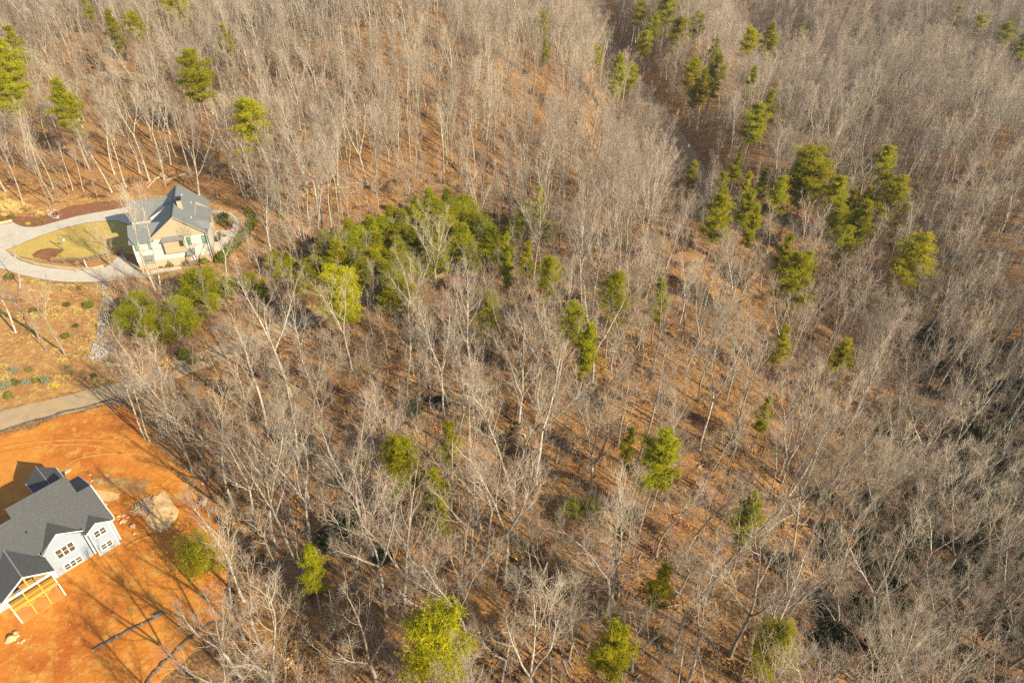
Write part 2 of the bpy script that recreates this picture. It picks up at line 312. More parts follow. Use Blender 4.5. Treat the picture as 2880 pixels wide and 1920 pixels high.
# ------------------------------------------------------------------ house under construction (bottom left)
O2 = at(*g3(203, 1023), 0); Q2 = at(*g3(610, 758), 0); a2 = math.atan2(Q2[1]-O2[1], Q2[0]-O2[0])
H2 = empty('unfinished_house', O2, a2, 'pale blue sided house under construction with charcoal roof on orange clay', 'house')
zs = 5.6; sl2 = .67; y0 = 3.0
pl = lambda y: zs+sl2*(y-y0)
yR, zR = 10.35, pl(10.35); yN, zN = 9., pl(9.); yL, zL = 7.8, pl(7.8)
XR = 15.6
# walls
MB().box(6.1, 11.82, 3.65, 10.2, 0, 5.55).build('wall', M['blue'], H2)
MB().prism([(5.75, 3.66, 5.55), (11.85, 3.66, 5.55), (8.65, 3.66, 7.75)], (0, .2, 0)).build('gable_wall', M['blue'], H2)
MB().box(11.84, 14.68, 2.71, 10.2, 0, 5.5).build('bay_wall', M['blue'], H2)
MB().prism([(11.7, 2.72, 5.5), (14.8, 2.72, 5.5), (13.22, 2.72, 6.6)], (0, .2, 0)).build('gable_wall', M['blue'], H2)
MB().box(14.7, 15.2, 3.45, 13.8, 0, 5.5).build('end_wall', M['blue'], H2)
MB().prism([(15.18, 3.2, 5.45), (15.18, 7.8, zL-.25), (15.18, 14.1, 5.7)], (-.2, 0, 0)).build('gable_wall', M['blue'], H2)
MB().box(-12, 6.08, 3.75, 10.2, 0, 5.5).build('wall', M['blue'], H2)
MB().box(5.7, 13.6, 10.25, 10.45, 0, zR-.25).build('rear_wall', M['navy'], H2)
MB().box(10., 13.6, 10.5, 18., 0, 5.9).build('rear_wing_wall', M['blue'], H2)
MB().prism([(9.9, 18.0, 5.85), (13.75, 18.0, 5.85), (11.8, 18.0, 7.75)], (0, -.2, 0)).build('gable_wall', M['blue'], H2)
# roofs
roof(H2, [(5.62, 3.9, pl(3.9)), (11.6, 3.9, pl(3.9)), (11.6, 3.0, pl(3.)), (13.7, 3.0, pl(3.)), (13.7, yR, zR), (5.62, yR, zR)], M['shingle2'])
roof(H2, [(13.702, 3.0, pl(3.)), (14.9, 3.0, pl(3.)), (14.9, 2.7, pl(2.7)), (XR, y0-.3, pl(y0-.3)), (XR, yL, zL), (13.702, yL, zL)], M['shingle2'])
roof(H2, [(13.702, yL, zL), (XR, yL, zL), (XR, 14.4, 5.75), (13.702, 14.4, 5.75)], M['shingle2'])
roof(H2, [(-12, y0-.3, pl(y0-.3)), (-.5, y0-.3, pl(y0-.3)), (-.5, 3.8, pl(3.8)), (5.618, 3.8, pl(3.8)), (5.618, yN, zN), (-12, yN, zN)], M['shingle2'])
roof(H2, [(-12, yN, zN), (5.618, yN, zN), (5.618, 11.6, 6.2), (-12, 11.6, 6.2)], M['shingle2'])
roof(H2, [(5.62, yR, zR), (13.7, yR, zR), (13.7, yR+.4, zR-1.0), (5.62, yR+.4, zR-1.0)], M['shingle2'])
MB().prism([(13.69, yL+.05, zL-.2), (13.69, yR, zR-.2), (13.69, yR+.4, 6), (13.69, yL+.05, 6)], (-.1, 0, 0)).build('step_wall', M['navy'], H2)
MB().prism([(5.64, yN+.05, zN-.2), (5.64, yR, zR-.2), (5.64, yR+.4, 6), (5.64, yN+.05, 6)], (.1, 0, 0)).build('step_wall', M['navy'], H2)
def gable_roof(par, xl, xr, xm, zl, zm, yf, back, m, t=.16, trim=None):
    """gable facing -y at yf; back(z) gives the y where that height meets the main plane"""
    roof(par, [(xl, yf, zl), (xm, yf, zm), (xm, back(zm), zm), (xl, back(zl), zl)], m, t)
    roof(par, [(xm, yf, zm), (xr, yf, zl), (xr, back(zl), zl), (xm, back(zm), zm)], m, t)
    if trim:
        MB().prism([(xl, yf-.03, zl+.03), (xm, yf-.03, zm+.03), (xm, yf-.03, zm-.22), (xl, yf-.03, zl-.22)], (0, .028, 0)).build('rake_board', trim, par)
        MB().prism([(xm, yf-.03, zm+.03), (xr, yf-.03, zl+.03), (xr, yf-.03, zl-.22), (xm, yf-.03, zm-.22)], (0, .028, 0)).build('rake_board', trim, par)
bk = lambda z: y0+(z-zs)/sl2+.12
gable_roof(H2, 5.6, 11.95, 8.68, 5.6, 7.95, 3.45, bk, M['shingle2'], trim=M['white'])
gable_roof(H2, 11.45, 14.98, 13.2, 5.58, 6.76, 2.5, bk, M['shingle2'], trim=M['white'])
gable_roof(H2, -.45, 6.22, 2.93, 5.58, 7.80, -.15, bk, M['shingle2'], trim=M['white'])
MB().bar((2.93, -.1, 7.84), (2.93, 6.2, 7.84), .09, 4).build('ridge_cap', M['ridge'], H2)
for xa, xb, xm, zl, zm in ((9.65, 11.8, 0, 6., 8.05), (11.8, 13.98, 1, 6., 8.05)):
    p = [(xa, 10.5, zl), (xb, 10.5, zm), (xb, 18.35, zm), (xa, 18.35, zl)] if not xm else [(xa, 10.5, zm), (xb, 10.5, zl), (xb, 18.35, zl), (xa, 18.35, zm)]
    roof(H2, p, M['shingle2'])
MB().bar((11.8, 10.6, 8.08), (11.8, 18.3, 8.08), .07).build('ridge_cap', M['ridge'], H2)
for p, q in (((13.99, 12.9, 5.9), (13.99, 18.35, 5.9)), ((9.64, 12.9, 5.9), (9.64, 18.35, 5.9)), ((XR+.02, 7.9, zL-.08), (XR+.02, 14.4, 5.66)), ((XR+.02, y0-.3, pl(y0-.3)-.08), (XR+.02, 7.75, zL-.08)),
             ((14.99, y0-.36, 5.3), (15.6, y0-.36, 5.3)), ((5.6, yR+.43, zR-1.), (13.7, yR+.43, zR-1.))):
    MB().bar(p, q, .06).build('fascia_board', M['white'], H2)
for x, y in ((14.66, 2.69), (11.86, 2.69), (15.2, 3.43), (6.12, 3.63), (11.5, 3.63)):
    MB().box(x-.07, x+.07, y-.05, y+.06, 0, 5.45).build('corner_board', M['white'], H2)
MB().bar((11.35, 3.5, 0), (11.35, 3.5, 5.4), .05).build('downspout', M['black'], H2)
MB().bar((11.2, 3.2, 5.45), (11.75, 3.2, 5.45), .12).build('gutter_end', M['navy'], H2)
MB().box(6.08, 11.8, 3.6, 3.648, 0, .22).build('foundation', M['stone'], H2)
MB().box(11.9, 15.2, 2.66, 2.708, 0, .18).build('foundation', M['stone'], H2)
window(H2, 7.36, 9.9, 3.12, 5.12, 3.62, 3, M['white'], M['glass'], .13)
window(H2, 7.36, 9.9, .34, 1.68, 3.62, 3, M['white'], M['glass'], .13)
window(H2, 12.32, 14.1, 3.8, 5.25, 2.68, 2, M['white'], M['glass'], .13)
window(H2, 12.32, 14.05, .85, 2.12, 2.68, 2, M['white'], M['glass'], .13)
# the open back porch
MB().box(.0, 5.85, -.25, 3.6, .14, .24).build('porch_slab', M['slab'], H2)
MB().box(.15, 5.65, .02, 3.7, 3.08, 3.26).build('deck_floor', M['lumber'], H2)
for x in (.1, 5.72): MB().box(x-.08, x+.08, -.10, .06, .24, 5.45).build('porch_post', M['white'], H2)
for x in (2.0, 3.9):
    MB().box(x-.09, x+.09, -.1, .08, .24, 5.3).build('porch_post', M['lumber'], H2)
    for s in (-1, 1): MB().bar((x+s*.1, 0, 2.3), (x+s*.85, 0, 3.0), .06).build('brace', M['lumber'], H2)
MB().box(-.1, 5.95, -.16, -.02, 5.32, 5.62).build('porch_beam', M['white'], H2)
MB().box(.0, 5.8, -.14, 0., 2.95, 3.3).build('deck_beam', M['lumber'], H2)
MB().box(.2, 5.6, -.12, -.04, 4.18, 4.28).build('hand_rail', M['lumber'], H2)
MB().box(.2, 5.6, -.12, -.04, 3.42, 3.5).build('hand_rail', M['lumber'], H2)
b = MB()
for i in range(44): b.box(.28+i*.122, .31+i*.122, -.09, -.06, 3.5, 4.18)
tag(b.build('balusters', M['lumber'], H2), kind='stuff')
MB().box(2.82, 3.04, -.12, -.02, 5.62, 7.4).build('king_post', M['lumber'], H2)
for s in (-1, 1): MB().bar((2.93+s*2., -.07, 5.7), (2.93+s*.15, -.07, 6.3), .07).build('truss_brace', M['deckwood'], H2)
MB().box(.2, 5.7, 3.4, 3.64, 3.3, 5.5).build('back_wall', M['lumber'], H2)
for x in (.5, 2.2, 3.9):
    MB().box(x, x+1.2, 3.34, 3.39, 3.5, 5.2).build('door_opening', M['glass'], H2)
window(H2, 2.0, 3.9, 5.7, 6.9, 3.3, 2, M['white'], M['glass'], .1)
MB().box(1.2, 1.9, 1.2, 2.4, 3.27, 4.).build('stacked_lumber', M['navy'], H2)
MB().bar((7.9, 4.9, pl(4.9)), (7.9, 4.9, pl(4.9)+.35), .06, 6).build('vent_pipe', M['black'], H2)
MB().bar((6.1, 6.6, pl(6.6)), (6.1, 6.6, pl(6.6)+.3), .07, 6).build('vent_pipe', M['black'], H2)
# ------------------------------------------------------------------ farmhouse (upper left)
O1 = at(*g1(1195, 845), 0); Q1 = at(*g1(1818, 765), 0); a1 = math.atan2(Q1[1]-O1[1], Q1[0]-O1[0])
H1 = empty('farmhouse', O1, a1, 'white board-and-batten farmhouse with grey gabled roof inside the curved driveway', 'house')
MB().box(0, 16.45, 0, 17, 0, 2.15).build('stone_base', M['stone'], H1)
MB().box(.02, 16.43, .04, 16.95, 2.15, 7.5).build('wall', M['board'], H1)
MB().prism([(3.2, .03, 7.5), (16.6, .03, 7.5), (16.3, .03, 8.05), (10.3, .03, 12.8), (4.2, .03, 8.05)], (0, .25, 0)).build('gable_wall', M['tan'], H1)
MB().box(.0, 16.47, .0, .038, 5.02, 5.22).build('band_board', M['tan'], H1)
MB().box(16.38, 16.5, -.03, .09, 0, 8).build('corner_board', M['black'], H1)
MB().box(-.03, .1, -.02, .1, 2.15, 7.4).build('corner_board', M['white'], H1)
for x in (16.05,): MB().bar((x, -.08, .2), (x, -.08, 7.9), .04).build('downspout', M['black'], H1)
s1 = .8; zr = 13.
mr = lambda x: zr-s1*abs(x-10.3)
S1 = M['shingle1']
roof(H1, [(10.3, -.4, zr), (10.3, 17.2, zr), (2.6, 17.2, mr(2.6)), (2.6, 8, mr(2.6)), (3.8, 8, mr(3.8)), (3.8, -.4, mr(3.8))], S1)
roof(H1, [(10.3, -.4, zr), (14., -.4, mr(14)), (14., 17.2, mr(14)), (10.3, 17.2, zr)], S1)
roof(H1, [(14.002, -.4, mr(14)), (16.75, -.4, mr(16.75)), (16.75, 5.6, mr(16.75)), (14.002, 5.6, mr(14))], S1)
roof(H1, [(14.002, 12.9, mr(14)), (16.75, 12.9, mr(16.75)), (16.75, 17.2, mr(16.75)), (14.002, 17.2, mr(14))], S1)
roof(H1, [(14.1, 5.62, 9.25), (17.3, 5.62, 7.55), (17.3, 12.88, 7.55), (14.1, 12.88, 9.25)], S1, .16)
MB().box(13.9, 14.09, 5.62, 12.88, 8.6, 9.84).build('dormer_wall', M['tan'], H1)
MB().prism([(14.1, 12.89, 9.2), (16.7, 12.89, 7.8), (16.7, 12.89, 7.9), (14.1, 12.89, 9.9)], (0, .1, 0)).build('dormer_wall', M['tan'], H1)
MB().prism([(10.3, -.43, 13.02), (3.8, -.43, mr(3.8)+.02), (3.8, -.43, mr(3.8)-.2), (10.3, -.43, 12.75)], (0, .028, 0)).build('rake_board', M['tan'], H1)
MB().prism([(10.3, -.43, 13.02), (16.75, -.43, mr(16.75)+.02), (16.75, -.43, mr(16.75)-.2), (10.3, -.43, 12.75)], (0, .028, 0)).build('rake_board', M['tan'], H1)
MB().bar((10.3, -.35, 13.03), (10.3, 17.1, 13.03), .10).build('ridge_cap', S1, H1)
MB().prism([(2.8, 16.95, 7.5), (16.5, 16.95, 7.5), (10.3, 16.95, 12.8)], (0, -.2, 0)).build('gable_wall', M['tan'], H1)
# front wing
roof(H1, [(-.55, -.45, 7.3), (4.6, -.45, 7.3), (7.2, 4., 10.), (-.55, 4., 10.)], S1)
roof(H1, [(-.55, 4., 10.), (7.2, 4., 10.), (4., 8.3, 7.45), (-.55, 8.3, 7.45)], S1)
MB().prism([(.04, 0.1, 7.5), (.04, 8., 7.5), (.04, 4., 9.75)], (.15, 0, 0)).build('gable_wall', M['white'], H1)
# garage wing
MB().box(-.9, 5, 10.6, 20, 0, 7.9).build('garage_wall', M['board'], H1)
MB().prism([(-.88, 10.6, 7.9), (-.88, 20, 7.9), (-.88, 15.2, 10.75)], (.15, 0, 0)).build('gable_wall', M['white'], H1)
roof(H1, [(-1.3, 10.1, 7.95), (5.4, 10.1, 7.95), (8.1, 15.2, 11.), (-1.3, 15.2, 11.)], S1)
roof(H1, [(-1.3, 15.2, 11.), (8.1, 15.2, 11.), (5.4, 20.3, 7.95), (-1.3, 20.3, 7.95)], S1)
# shed dormer over the entry court
roof(H1, [(3.3, 9.85, 8.35), (8.3, 9.85, 11.2), (8.3, 12.6, 11.2), (3.3, 12.6, 8.35)], M['metalroof'], .14)
MB().prism([(3.5, 9.95, 7.3), (3.5, 9.95, 8.3), (8.1, 9.95, 10.95)], (0, 2.4, 0)).build('dormer_wall', M['white'], H1)
MB().box(3.3, 3.45, 8.1, 9.9, .1, 7.2).build('entry_door', M['black'], H1)
# small front right cross gable
MB().add([(13.6, 2.6, 10.1), (17.2, 2.6, 9.55), (17.2, .9, 8.1), (15.4, .9, 8.75), (17.2, 4.3, 8.1), (15.4, 4.3, 8.75)], [(0, 3, 2, 1), (0, 1, 4, 5)]).build('roof', S1, H1)
MB().prism([(17.1, .9, 8.05), (17.1, 4.3, 8.05), (17.1, 2.6, 9.5)], (-.12, 0, 0)).build('gable_wall', M['tan'], H1)
# chimney
ch = MB().box(11., 12., 5.6, 6.5, 10.8, 14.).build('chimney', M['tan'], H1)
b = MB(); b.box(10.93, 12.07, 5.53, 6.57, 14., 14.15)
for x, y in ((10.95, 5.55), (12.05, 5.55), (10.95, 6.55), (12.05, 6.55)): b.box(x-.05, x+.05, y-.05, y+.05, 14.15, 14.6)
b.box(10.9, 12.1, 5.5, 6.6, 14.6, 14.7); b.build('chimney_cap', M['black'], ch)
for x, y in ((11.5, 12.5), (13.3, 10.9), (13.6, 3.3)): MB().bar((x, y, mr(x)-.05), (x, y, mr(x)+.5), .06, 6).build('vent_pipe', M['white'], H1)
# projecting box bay
MB().box(6.75, 11.35, -.75, .03, 3.9, 7.2).build('bay', M['tan'], H1)
MB().box(6.6, 6.745, -.78, .02, 3.85, 7.18).build('bay_side', M['metalroof'], H1)
roof(H1, [(6.35, -1.05, 7.2), (11.5, -1.05, 7.2), (11.5, 0., 7.95), (6.75, 0., 7.95)], M['metalroof'], .12)
window(H1, 10.15, 11.05, 5.5, 6.9, -.78, 1, M['black'], M['glass'], .07, name='bay_window')
for xa, xb in ((.42, 1.22), (3.3, 4.1), (11.85, 12.65), (15.1, 15.9)):
    window(H1, xa, xb, 5.28, 7.2, .0, 1, M['black'], M['gglass'], .07)
for xa, xb in ((1.7, 2.4), (2.75, 3.45)): window(H1, xa, xb, 1.5, 2.85, -.02, 1, M['black'], M['gglass'], .06)
roof(H1, [(1.4, -.85, 2.95), (3.7, -.85, 2.95), (3.7, 0, 3.75), (1.4, 0, 3.75)], M['metalroof'], .1, 'window_canopy')
roof(H1, [(11.1, -1.3, 3.05), (12.95, -1.3, 3.05), (12.95, 0, 4.2), (11.1, 0, 4.2)], M['metalroof'], .1, 'door_canopy')
MB().box(11.6, 12.6, -.04, .02, .95, 3.0).build('side_door', M['white'], H1)
for x in (11.2, 12.8): MB().box(x-.07, x+.07, -1.25, -1.1, 0, 3.).build('canopy_post', M['deckwood'], H1)
MB().box(11.1, 12.95, -1.35, .0, .75, .9).build('landing', M['deckwood'], H1)
st = MB()
for i in range(5): st.box(11.1-.35*(i+1), 11.1-.35*i, -1.3, -.1, .6-.15*i, .72-.15*i)
st.build('steps', M['deckwood'], H1)
for y in (-1.32, -.15):
    r = MB(); r.bar((11.1, y, 1.9), (9.35, y, 1.05), .04); r.bar((11.1, y, 1.5), (9.35, y, .65), .03)
    for x, zt in ((11.1, 1.95), (10.2, 1.5), (9.35, 1.1)): r.bar((x, y, .05), (x, y, zt), .05)
    r.build('stair_railing', M['deckwood'], H1)
# ------------------------------------------------------------------ generators for vegetation
def unit(v): return v/(np.linalg.norm(v)+1e-9)
def tubes(polys):
    """polys: list of (pts(n,3), radii(n), k)"""
    groups = {}
    for p, r, k in polys: groups.setdefault((len(p), k), []).append((p, r))
    V = []; Fq = []; base = 0
    for (n, k), L in groups.items():
        P = np.array([a for a, _ in L]); Rr = np.array([b for _, b in L]); m = len(L)
        d = P[:, -1]-P[:, 0]; d /= np.linalg.norm(d, axis=1)[:, None]+1e-9
        h = np.where(np.abs(d[:, 2:3]) < .9, np.array([[0, 0, 1.]]), np.array([[1., 0, 0]]))
        u = np.cross(d, h); u /= np.linalg.norm(u, axis=1)[:, None]; v = np.cross(d, u)
        a = np.arange(k)*2*math.pi/k
        ring = u[:, None, None, :]*np.cos(a)[None, None, :, None]+v[:, None, None, :]*np.sin(a)[None, None, :, None]
        X = P[:, :, None, :]+ring*Rr[:, :, None, None]; V.append(X.reshape(-1, 3))
        i, j, q = np.meshgrid(np.arange(m), np.arange(n-1), np.arange(k), indexing='ij')
        b0 = base+i*n*k+j*k; f = np.stack([b0+q, b0+(q+1) % k, b0+k+(q+1) % k, b0+k+q], -1).reshape(-1, 4); Fq.append(f)
        base += m*n*k
    return np.concatenate(V), np.concatenate(Fq)
def polyline(rg, p, d, L, n, wander, up):
    pts = [p]; d = unit(d)
    for i in range(n):
        d = unit(d+rg.normal(0, wander, 3)+np.array([0, 0, up])); pts.append(pts[-1]+d*L/n)
    return np.array(pts)
def sample(pts, t):
    x = t*(len(pts)-1); i = min(int(x), len(pts)-2); f = x-i
    return pts[i]*(1-f)+pts[i+1]*f, unit(pts[i+1]-pts[i])
def away(rg, d, ang, az):
    h = np.array([1., 0, 0]) if abs(d[2]) > .9 else np.array([0, 0, 1.])
    u = unit(np.cross(d, h)); v = np.cross(d, u)
    return unit(d*math.cos(ang)+(u*math.cos(az)+v*math.sin(az))*math.sin(ang))
def bare_tree(seed, H, fork=1, first=.4, spread=.9, nl=11, dens=.85, rt=.24, ang=(.38, .85), crook=.065, twig=.85):
    rg = np.random.default_rng(seed); T = []; C = []
    def tw(p, d, L, r):
        C.append((polyline(rg, p, d, L, 2, .16, .08), np.array([r, r*.75, r*.35]), 3))
    def sub(pts, L, r, lev, n):
        for i in range(n):
            t = .25+.75*(i+rg.random())/n; q, d = sample(pts, min(t, .99))
            a = rg.uniform(.3, .75); dd = away(rg, d, a, rg.random()*6.28)
            if lev == 3: tw(q, dd, L*rg.uniform(.5, 1.), r)
            else:
                l = L*rg.uniform(.55, 1.)*(1.15-.5*t); rr = r*(1.1-.5*t)
                c = polyline(rg, q, dd, l, 3, .16, .10); C.append((c, rr*np.linspace(1, .35, 4), 3))
                nn = max(2, int((3.6 if lev == 2 else 4.6)*dens*(.6+.5*rg.random())))
                sub(c, (1.25 if lev == 2 else l*.66), (.014*twig if lev == 2 else rr*.55), lev+1, nn)
    def leader(p, d, L, r, t0, nlimb, sc=1.):
        n = 9; pts = polyline(rg, p, d, L, n, crook, .07); rad_ = r*np.linspace(1, .12, n+1)**.9
        T.append((pts, rad_, 6))
        for i in range(nlimb):
            t = t0+(.98-t0)*(i+rg.random()*.8)/nlimb; q, dd = sample(pts, t)
            prof = 1-.62*((t-t0)/(1-t0+1e-6))
            l = sc*spread*H*.34*prof*rg.uniform(.65, 1.2); a = rg.uniform(*ang)
            e = away(rg, dd, a, i*2.4+rg.normal(0, .4)); rr = max(.03, r*.36*(1-.65*t)+.012)
            c = polyline(rg, q, e, l, 5, .09, .15); T.append((c, rr*np.linspace(1, .28, 6), 4)) if rr > .06 else C.append((c, rr*np.linspace(1, .28, 6), 4))
            sub(c, l*.56, rr*.45, 1+1*(l < 2.2), max(4, int(6.*dens)))
    if fork == 1: leader(np.zeros(3), np.array([rg.normal(0, .04), rg.normal(0, .04), 1]), H*.97, rt, first, nl)
    else:
        hf = H*first*rg.uniform(.8, 1.); tr = polyline(rg, np.zeros(3), np.array([rg.normal(0, .05), rg.normal(0, .05), 1.]), hf, 5, .04, .05)
        T.append((tr, rt*np.linspace(1, .72, 6), 7)); a0 = rg.random()*6
        for k in range(fork):
            dd = away(rg, np.array([0, 0, 1.]), rg.uniform(.22, .5), a0+k*6.28/fork+rg.normal(0, .2))
            leader(tr[-1]-np.array([0, 0, .15]), dd, (H-hf)*rg.uniform(.85, 1.03), rt*.62, .18, max(5, int(nl/fork*1.5)), .85)
    # root flare
    p0 = T[0][0].copy(); T.append((np.array([p0[0]-[0, 0, .6], p0[0]+[0, 0, .1], p0[0]+[0, 0, .9]]), rt*np.array([1.7, 1.35, .98]), 7))
    return tubes(T), tubes(C)
def tufts(rg, P, size, k=6, flat=.0, wid=.16):
    """radial needle tufts at points P: k thin quads each"""
    n = len(P); d = rg.normal(0, 1, (n, k, 3)); d[..., 2] = d[..., 2]*(1-flat)+.25; d /= np.linalg.norm(d, axis=2)[..., None]
    s = rg.normal(0, 1, (n, k, 3)); s = np.cross(d, s); s /= np.linalg.norm(s, axis=2)[..., None]+1e-9
    L = size*rg.uniform(.6, 1.2, (n, k, 1)); w = L*wid
    a = P[:, None, :]+d*L*.05; b = P[:, None, :]+d*L*.6; c = P[:, None, :]+d*L
    V = np.stack([a, b-s*w, c, b+s*w], 2).reshape(-1, 3); F_ = np.arange(n*k*4).reshape(-1, 4)
    return V, F_
def pine(seed, H, first, W, n, size=.5, form='round', rt=.2, lean=0., lumps=9):
    rg = np.random.default_rng(seed); T = []; pts = polyline(rg, np.zeros(3), np.array([lean, 0, 1.]), H*.97, 8, .025, .03)
    T.append((pts, rt*np.linspace(1, .15, 9), 6)); tips = []
    nb = int(lumps*3.2); 
    for i in range(nb):
        t = first+(1-first)*(i+rg.random())/nb*.98; q, d = sample(pts, t); s = (t-first)/(1-first)
        if form == 'round': pr = math.sqrt(max(.05, 1-(2*s*.95-.75)**2/1.6))
        elif form == 'cone': pr = 1.05-s*.95
        else: pr = .55+.5*math.sin(s*7+seed)*.5+.3*(1-s)
        l = W*.5*pr*rg.uniform(.65, 1.15); e = away(rg, d, rg.uniform(1.0, 1.45)-.5*s, i*2.4+rg.normal(0, .3))
        c = polyline(rg, q, e, l, 4, .12, .10); T.append((c, max(.02, rt*.2*(1-t*.5))*np.linspace(1, .3, 5), 3))
        m = int(n/nb*(.5+pr)); tt = rg.beta(2.2, 1.1, m)
        for u in tt:
            p, _ = sample(c, min(u, .995)); tips.append(p+rg.normal(0, 1, 3)*np.array([1, 1, .45])*(.10+.17*l*u))
    top = pts[-1]; tips += [top+rg.normal(0, 1, 3)*[.3, .3, .5] for _ in range(int(n*.02)+4)]
    return tubes(T), tufts(rg, np.array(tips), size*.8, 10, .3, .085)
def bush(seed, W, Hh, n, size, k=5, wid=.3):
    rg = np.random.default_rng(seed); d = rg.normal(0, 1, (n, 3)); d /= np.linalg.norm(d, axis=1)[:, None]; d[:, 2] = np.abs(d[:, 2])
    r = rg.uniform(.55, 1., (n, 1))*(1+.18*np.sin(d[:, :1]*5+seed)+.12*np.sin(d[:, 1:2]*7)); P = d*r*np.array([W/2, W/2, Hh])
    return tufts(rg, P, size, k, .1, wid)
def brush_clump(seed, Hh, n):
    rg = np.random.default_rng(seed); C = []
    for i in range(n):
        a = rg.random()*6.28; r = rg.random()*.8; p = np.array([math.cos(a)*r, math.sin(a)*r, -.05])
        c = polyline(rg, p, np.array([math.cos(a)*.3, math.sin(a)*.3, 1])+rg.normal(0, .2, 3), Hh*rg.uniform(.5, 1), 3, .15, .02); C.append((c, .016*np.linspace(1, .4, 4), 3))
        for j in range(5):
            q, d = sample(c, .3+.7*rg.random()*.95); C.append((polyline(rg, q, away(rg, d, rg.uniform(.5, 1), rg.random()*6.3), Hh*.3, 2, .2, .03), np.array([.011, .009, .005]), 3))
    return tubes(C)
BARE = []     # (trunk mesh, crown mesh, height, form word)
specs = [dict(H=27, fork=1, first=.48, nl=15, spread=.75, rt=.25), dict(H=25, fork=2, first=.42, nl=14, spread=.85, rt=.27), dict(H=22, fork=3, first=.34, nl=15, spread=1.05, rt=.28),
         dict(H=24, fork=1, first=.36, nl=16, spread=.95, rt=.25), dict(H=28, fork=2, first=.5, nl=14, spread=.7, rt=.25), dict(H=20, fork=4, first=.28, nl=16, spread=1.1, rt=.27, crook=.10),
         dict(H=23, fork=1, first=.55, nl=12, spread=.7, rt=.19), dict(H=26, fork=3, first=.46, nl=15, spread=.8, rt=.25), dict(H=18, fork=2, first=.3, nl=13, spread=1., rt=.18, crook=.10, dens=1.),
         dict(H=21, fork=3, first=.25, nl=15, spread=1.2, rt=.24, crook=.10, dens=1.05)]
for i, s in enumerate(specs):
    (tv, tf), (cv, cf) = bare_tree(100+i, **s)
    BARE.append((npmesh('trunk', tv, [tf], M['bark'], True), npmesh('crown', cv, [cf], M['twig']), s['H'], ('straight', 'two-stemmed', 'three-stemmed', 'many-limbed')[s['fork']-1]))
def joined(name, parts, mats):
    me = bpy.data.meshes.new(name); V = []; off = 0; loops = []; st = []; mi = []; s = 0
    V = np.concatenate([p[0] for p in parts]); 
    for k, (v, f) in enumerate(parts):
        loops.append((f+off).ravel()); st.append(s+np.arange(len(f))*4); mi.append(np.full(len(f), k)); s += f.size; off += len(v)
    me.vertices.add(len(V)); me.vertices.foreach_set('co', V.astype(np.float32).ravel()); lp = np.concatenate(loops); me.loops.add(len(lp)); me.loops.foreach_set('vertex_index', lp.astype(np.int32))
    st = np.concatenate(st).astype(np.int32); me.polygons.add(len(st)); me.polygons.foreach_set('loop_start', st); me.polygons.foreach_set('material_index', np.concatenate(mi).astype(np.int32))
    me.update(calc_edges=True)
    for m in mats: me.materials.append(m)
    return me
SAP = []
for i in range(5):
    a, c = bare_tree(300+i, H=(12, 9, 14, 8, 11)[i], fork=(1, 2, 1, 3, 1)[i], first=(.3, .2, .4, .15, .25)[i], nl=(10, 9, 10, 9, 9)[i], spread=.9, rt=(.08, .07, .09, .06, .07)[i], dens=.62, crook=.12, ang=(.4, .8))
    SAP.append(joined('sapling', [a, c], [M['bark'], M['twig']]))
FOR = []   # far-forest templates, one mesh each
for i in range(6):
    s = dict(specs[(0, 1, 3, 4, 7, 9)[i]]); a, c = bare_tree(500+i, **s); FOR.append(joined('far_tree', [a, c], [M['bark'], M['twig']]))
PINE = []
pspec = [dict(H=18, first=.35, W=9, n=5200, form='round', size=.6, rt=.22, lumps=11), dict(H=22, first=.5, W=6.5, n=3300, form='round', size=.5, lumps=9), dict(H=20, first=.42, W=5., n=3000, form='col', size=.5, lumps=10),
         dict(H=17, first=.4, W=6, n=2000, form='col', size=.5, lumps=7), dict(H=11, first=.08, W=5.5, n=4200, form='cone', size=.45, rt=.12, lumps=14), dict(H=8.5, first=.12, W=5.4, n=3800, form='round', size=.4, rt=.1, lumps=12),
         dict(H=19, first=.5, W=7, n=2200, form='round', size=.5, lumps=8)]
for i, s in enumerate(pspec):
    a, c = pine(700+i, **s); PINE.append((npmesh('trunk', a[0], [a[1]], M['pbark'], True), npmesh('crown', c[0], [c[1]], M['cedar'] if i in (4, 5) else M['needle']), s['H'], s['first'], s['W']))
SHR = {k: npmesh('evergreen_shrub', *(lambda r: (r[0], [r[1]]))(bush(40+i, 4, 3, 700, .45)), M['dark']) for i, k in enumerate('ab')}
BRU = [npmesh('brush', *(lambda r: (r[0], [r[1]]))(brush_clump(60+i, (3., 2.2, 4.)[i], (26, 22, 20)[i])), M['brush']) for i in range(3)]
# ------------------------------------------------------------------ where trees may stand
CLEAR = [world_poly([(-600, 620), (0, 585), (150, 580), (380, 540), (560, 520), (640, 560), (720, 600), (740, 700), (660, 790), (560, 800), (450, 815), (330, 800), (300, 900), (300, 1010), (380, 1060), (420, 1180), (480, 1250), (560, 1340), (660, 1500), (650, 1620), (640, 1760), (640, 1860), (600, 2000), (560, 2300), (-600, 2200)])]
THICK = world_poly([(930, 640), (1080, 560), (1200, 530), (1360, 560), (1400, 640), (1340, 760), (1100, 790), (940, 760)])
LOW = world_poly([(290, 780), (660, 760), (900, 700), (1050, 760), (700, 960), (640, 1010), (470, 1060), (300, 1060)])
roads = [rq1, rq2, rq3, rq4]; cut_ = int(len(rq1)*.62); thin = [rq1[:cut_], rq2, rq3, rq4]
def near_road(x, y, r):
    if r < 4: return any(np.min((q[:, 0]-x)**2+(q[:, 1]-y)**2) < r*r for q in thin) or np.min((rq1[:, 0]-x)**2+(rq1[:, 1]-y)**2) < 1.8
    return any(np.min((q[:, 0]-x)**2+(q[:, 1]-y)**2) < r*r for q in roads)
taken = []
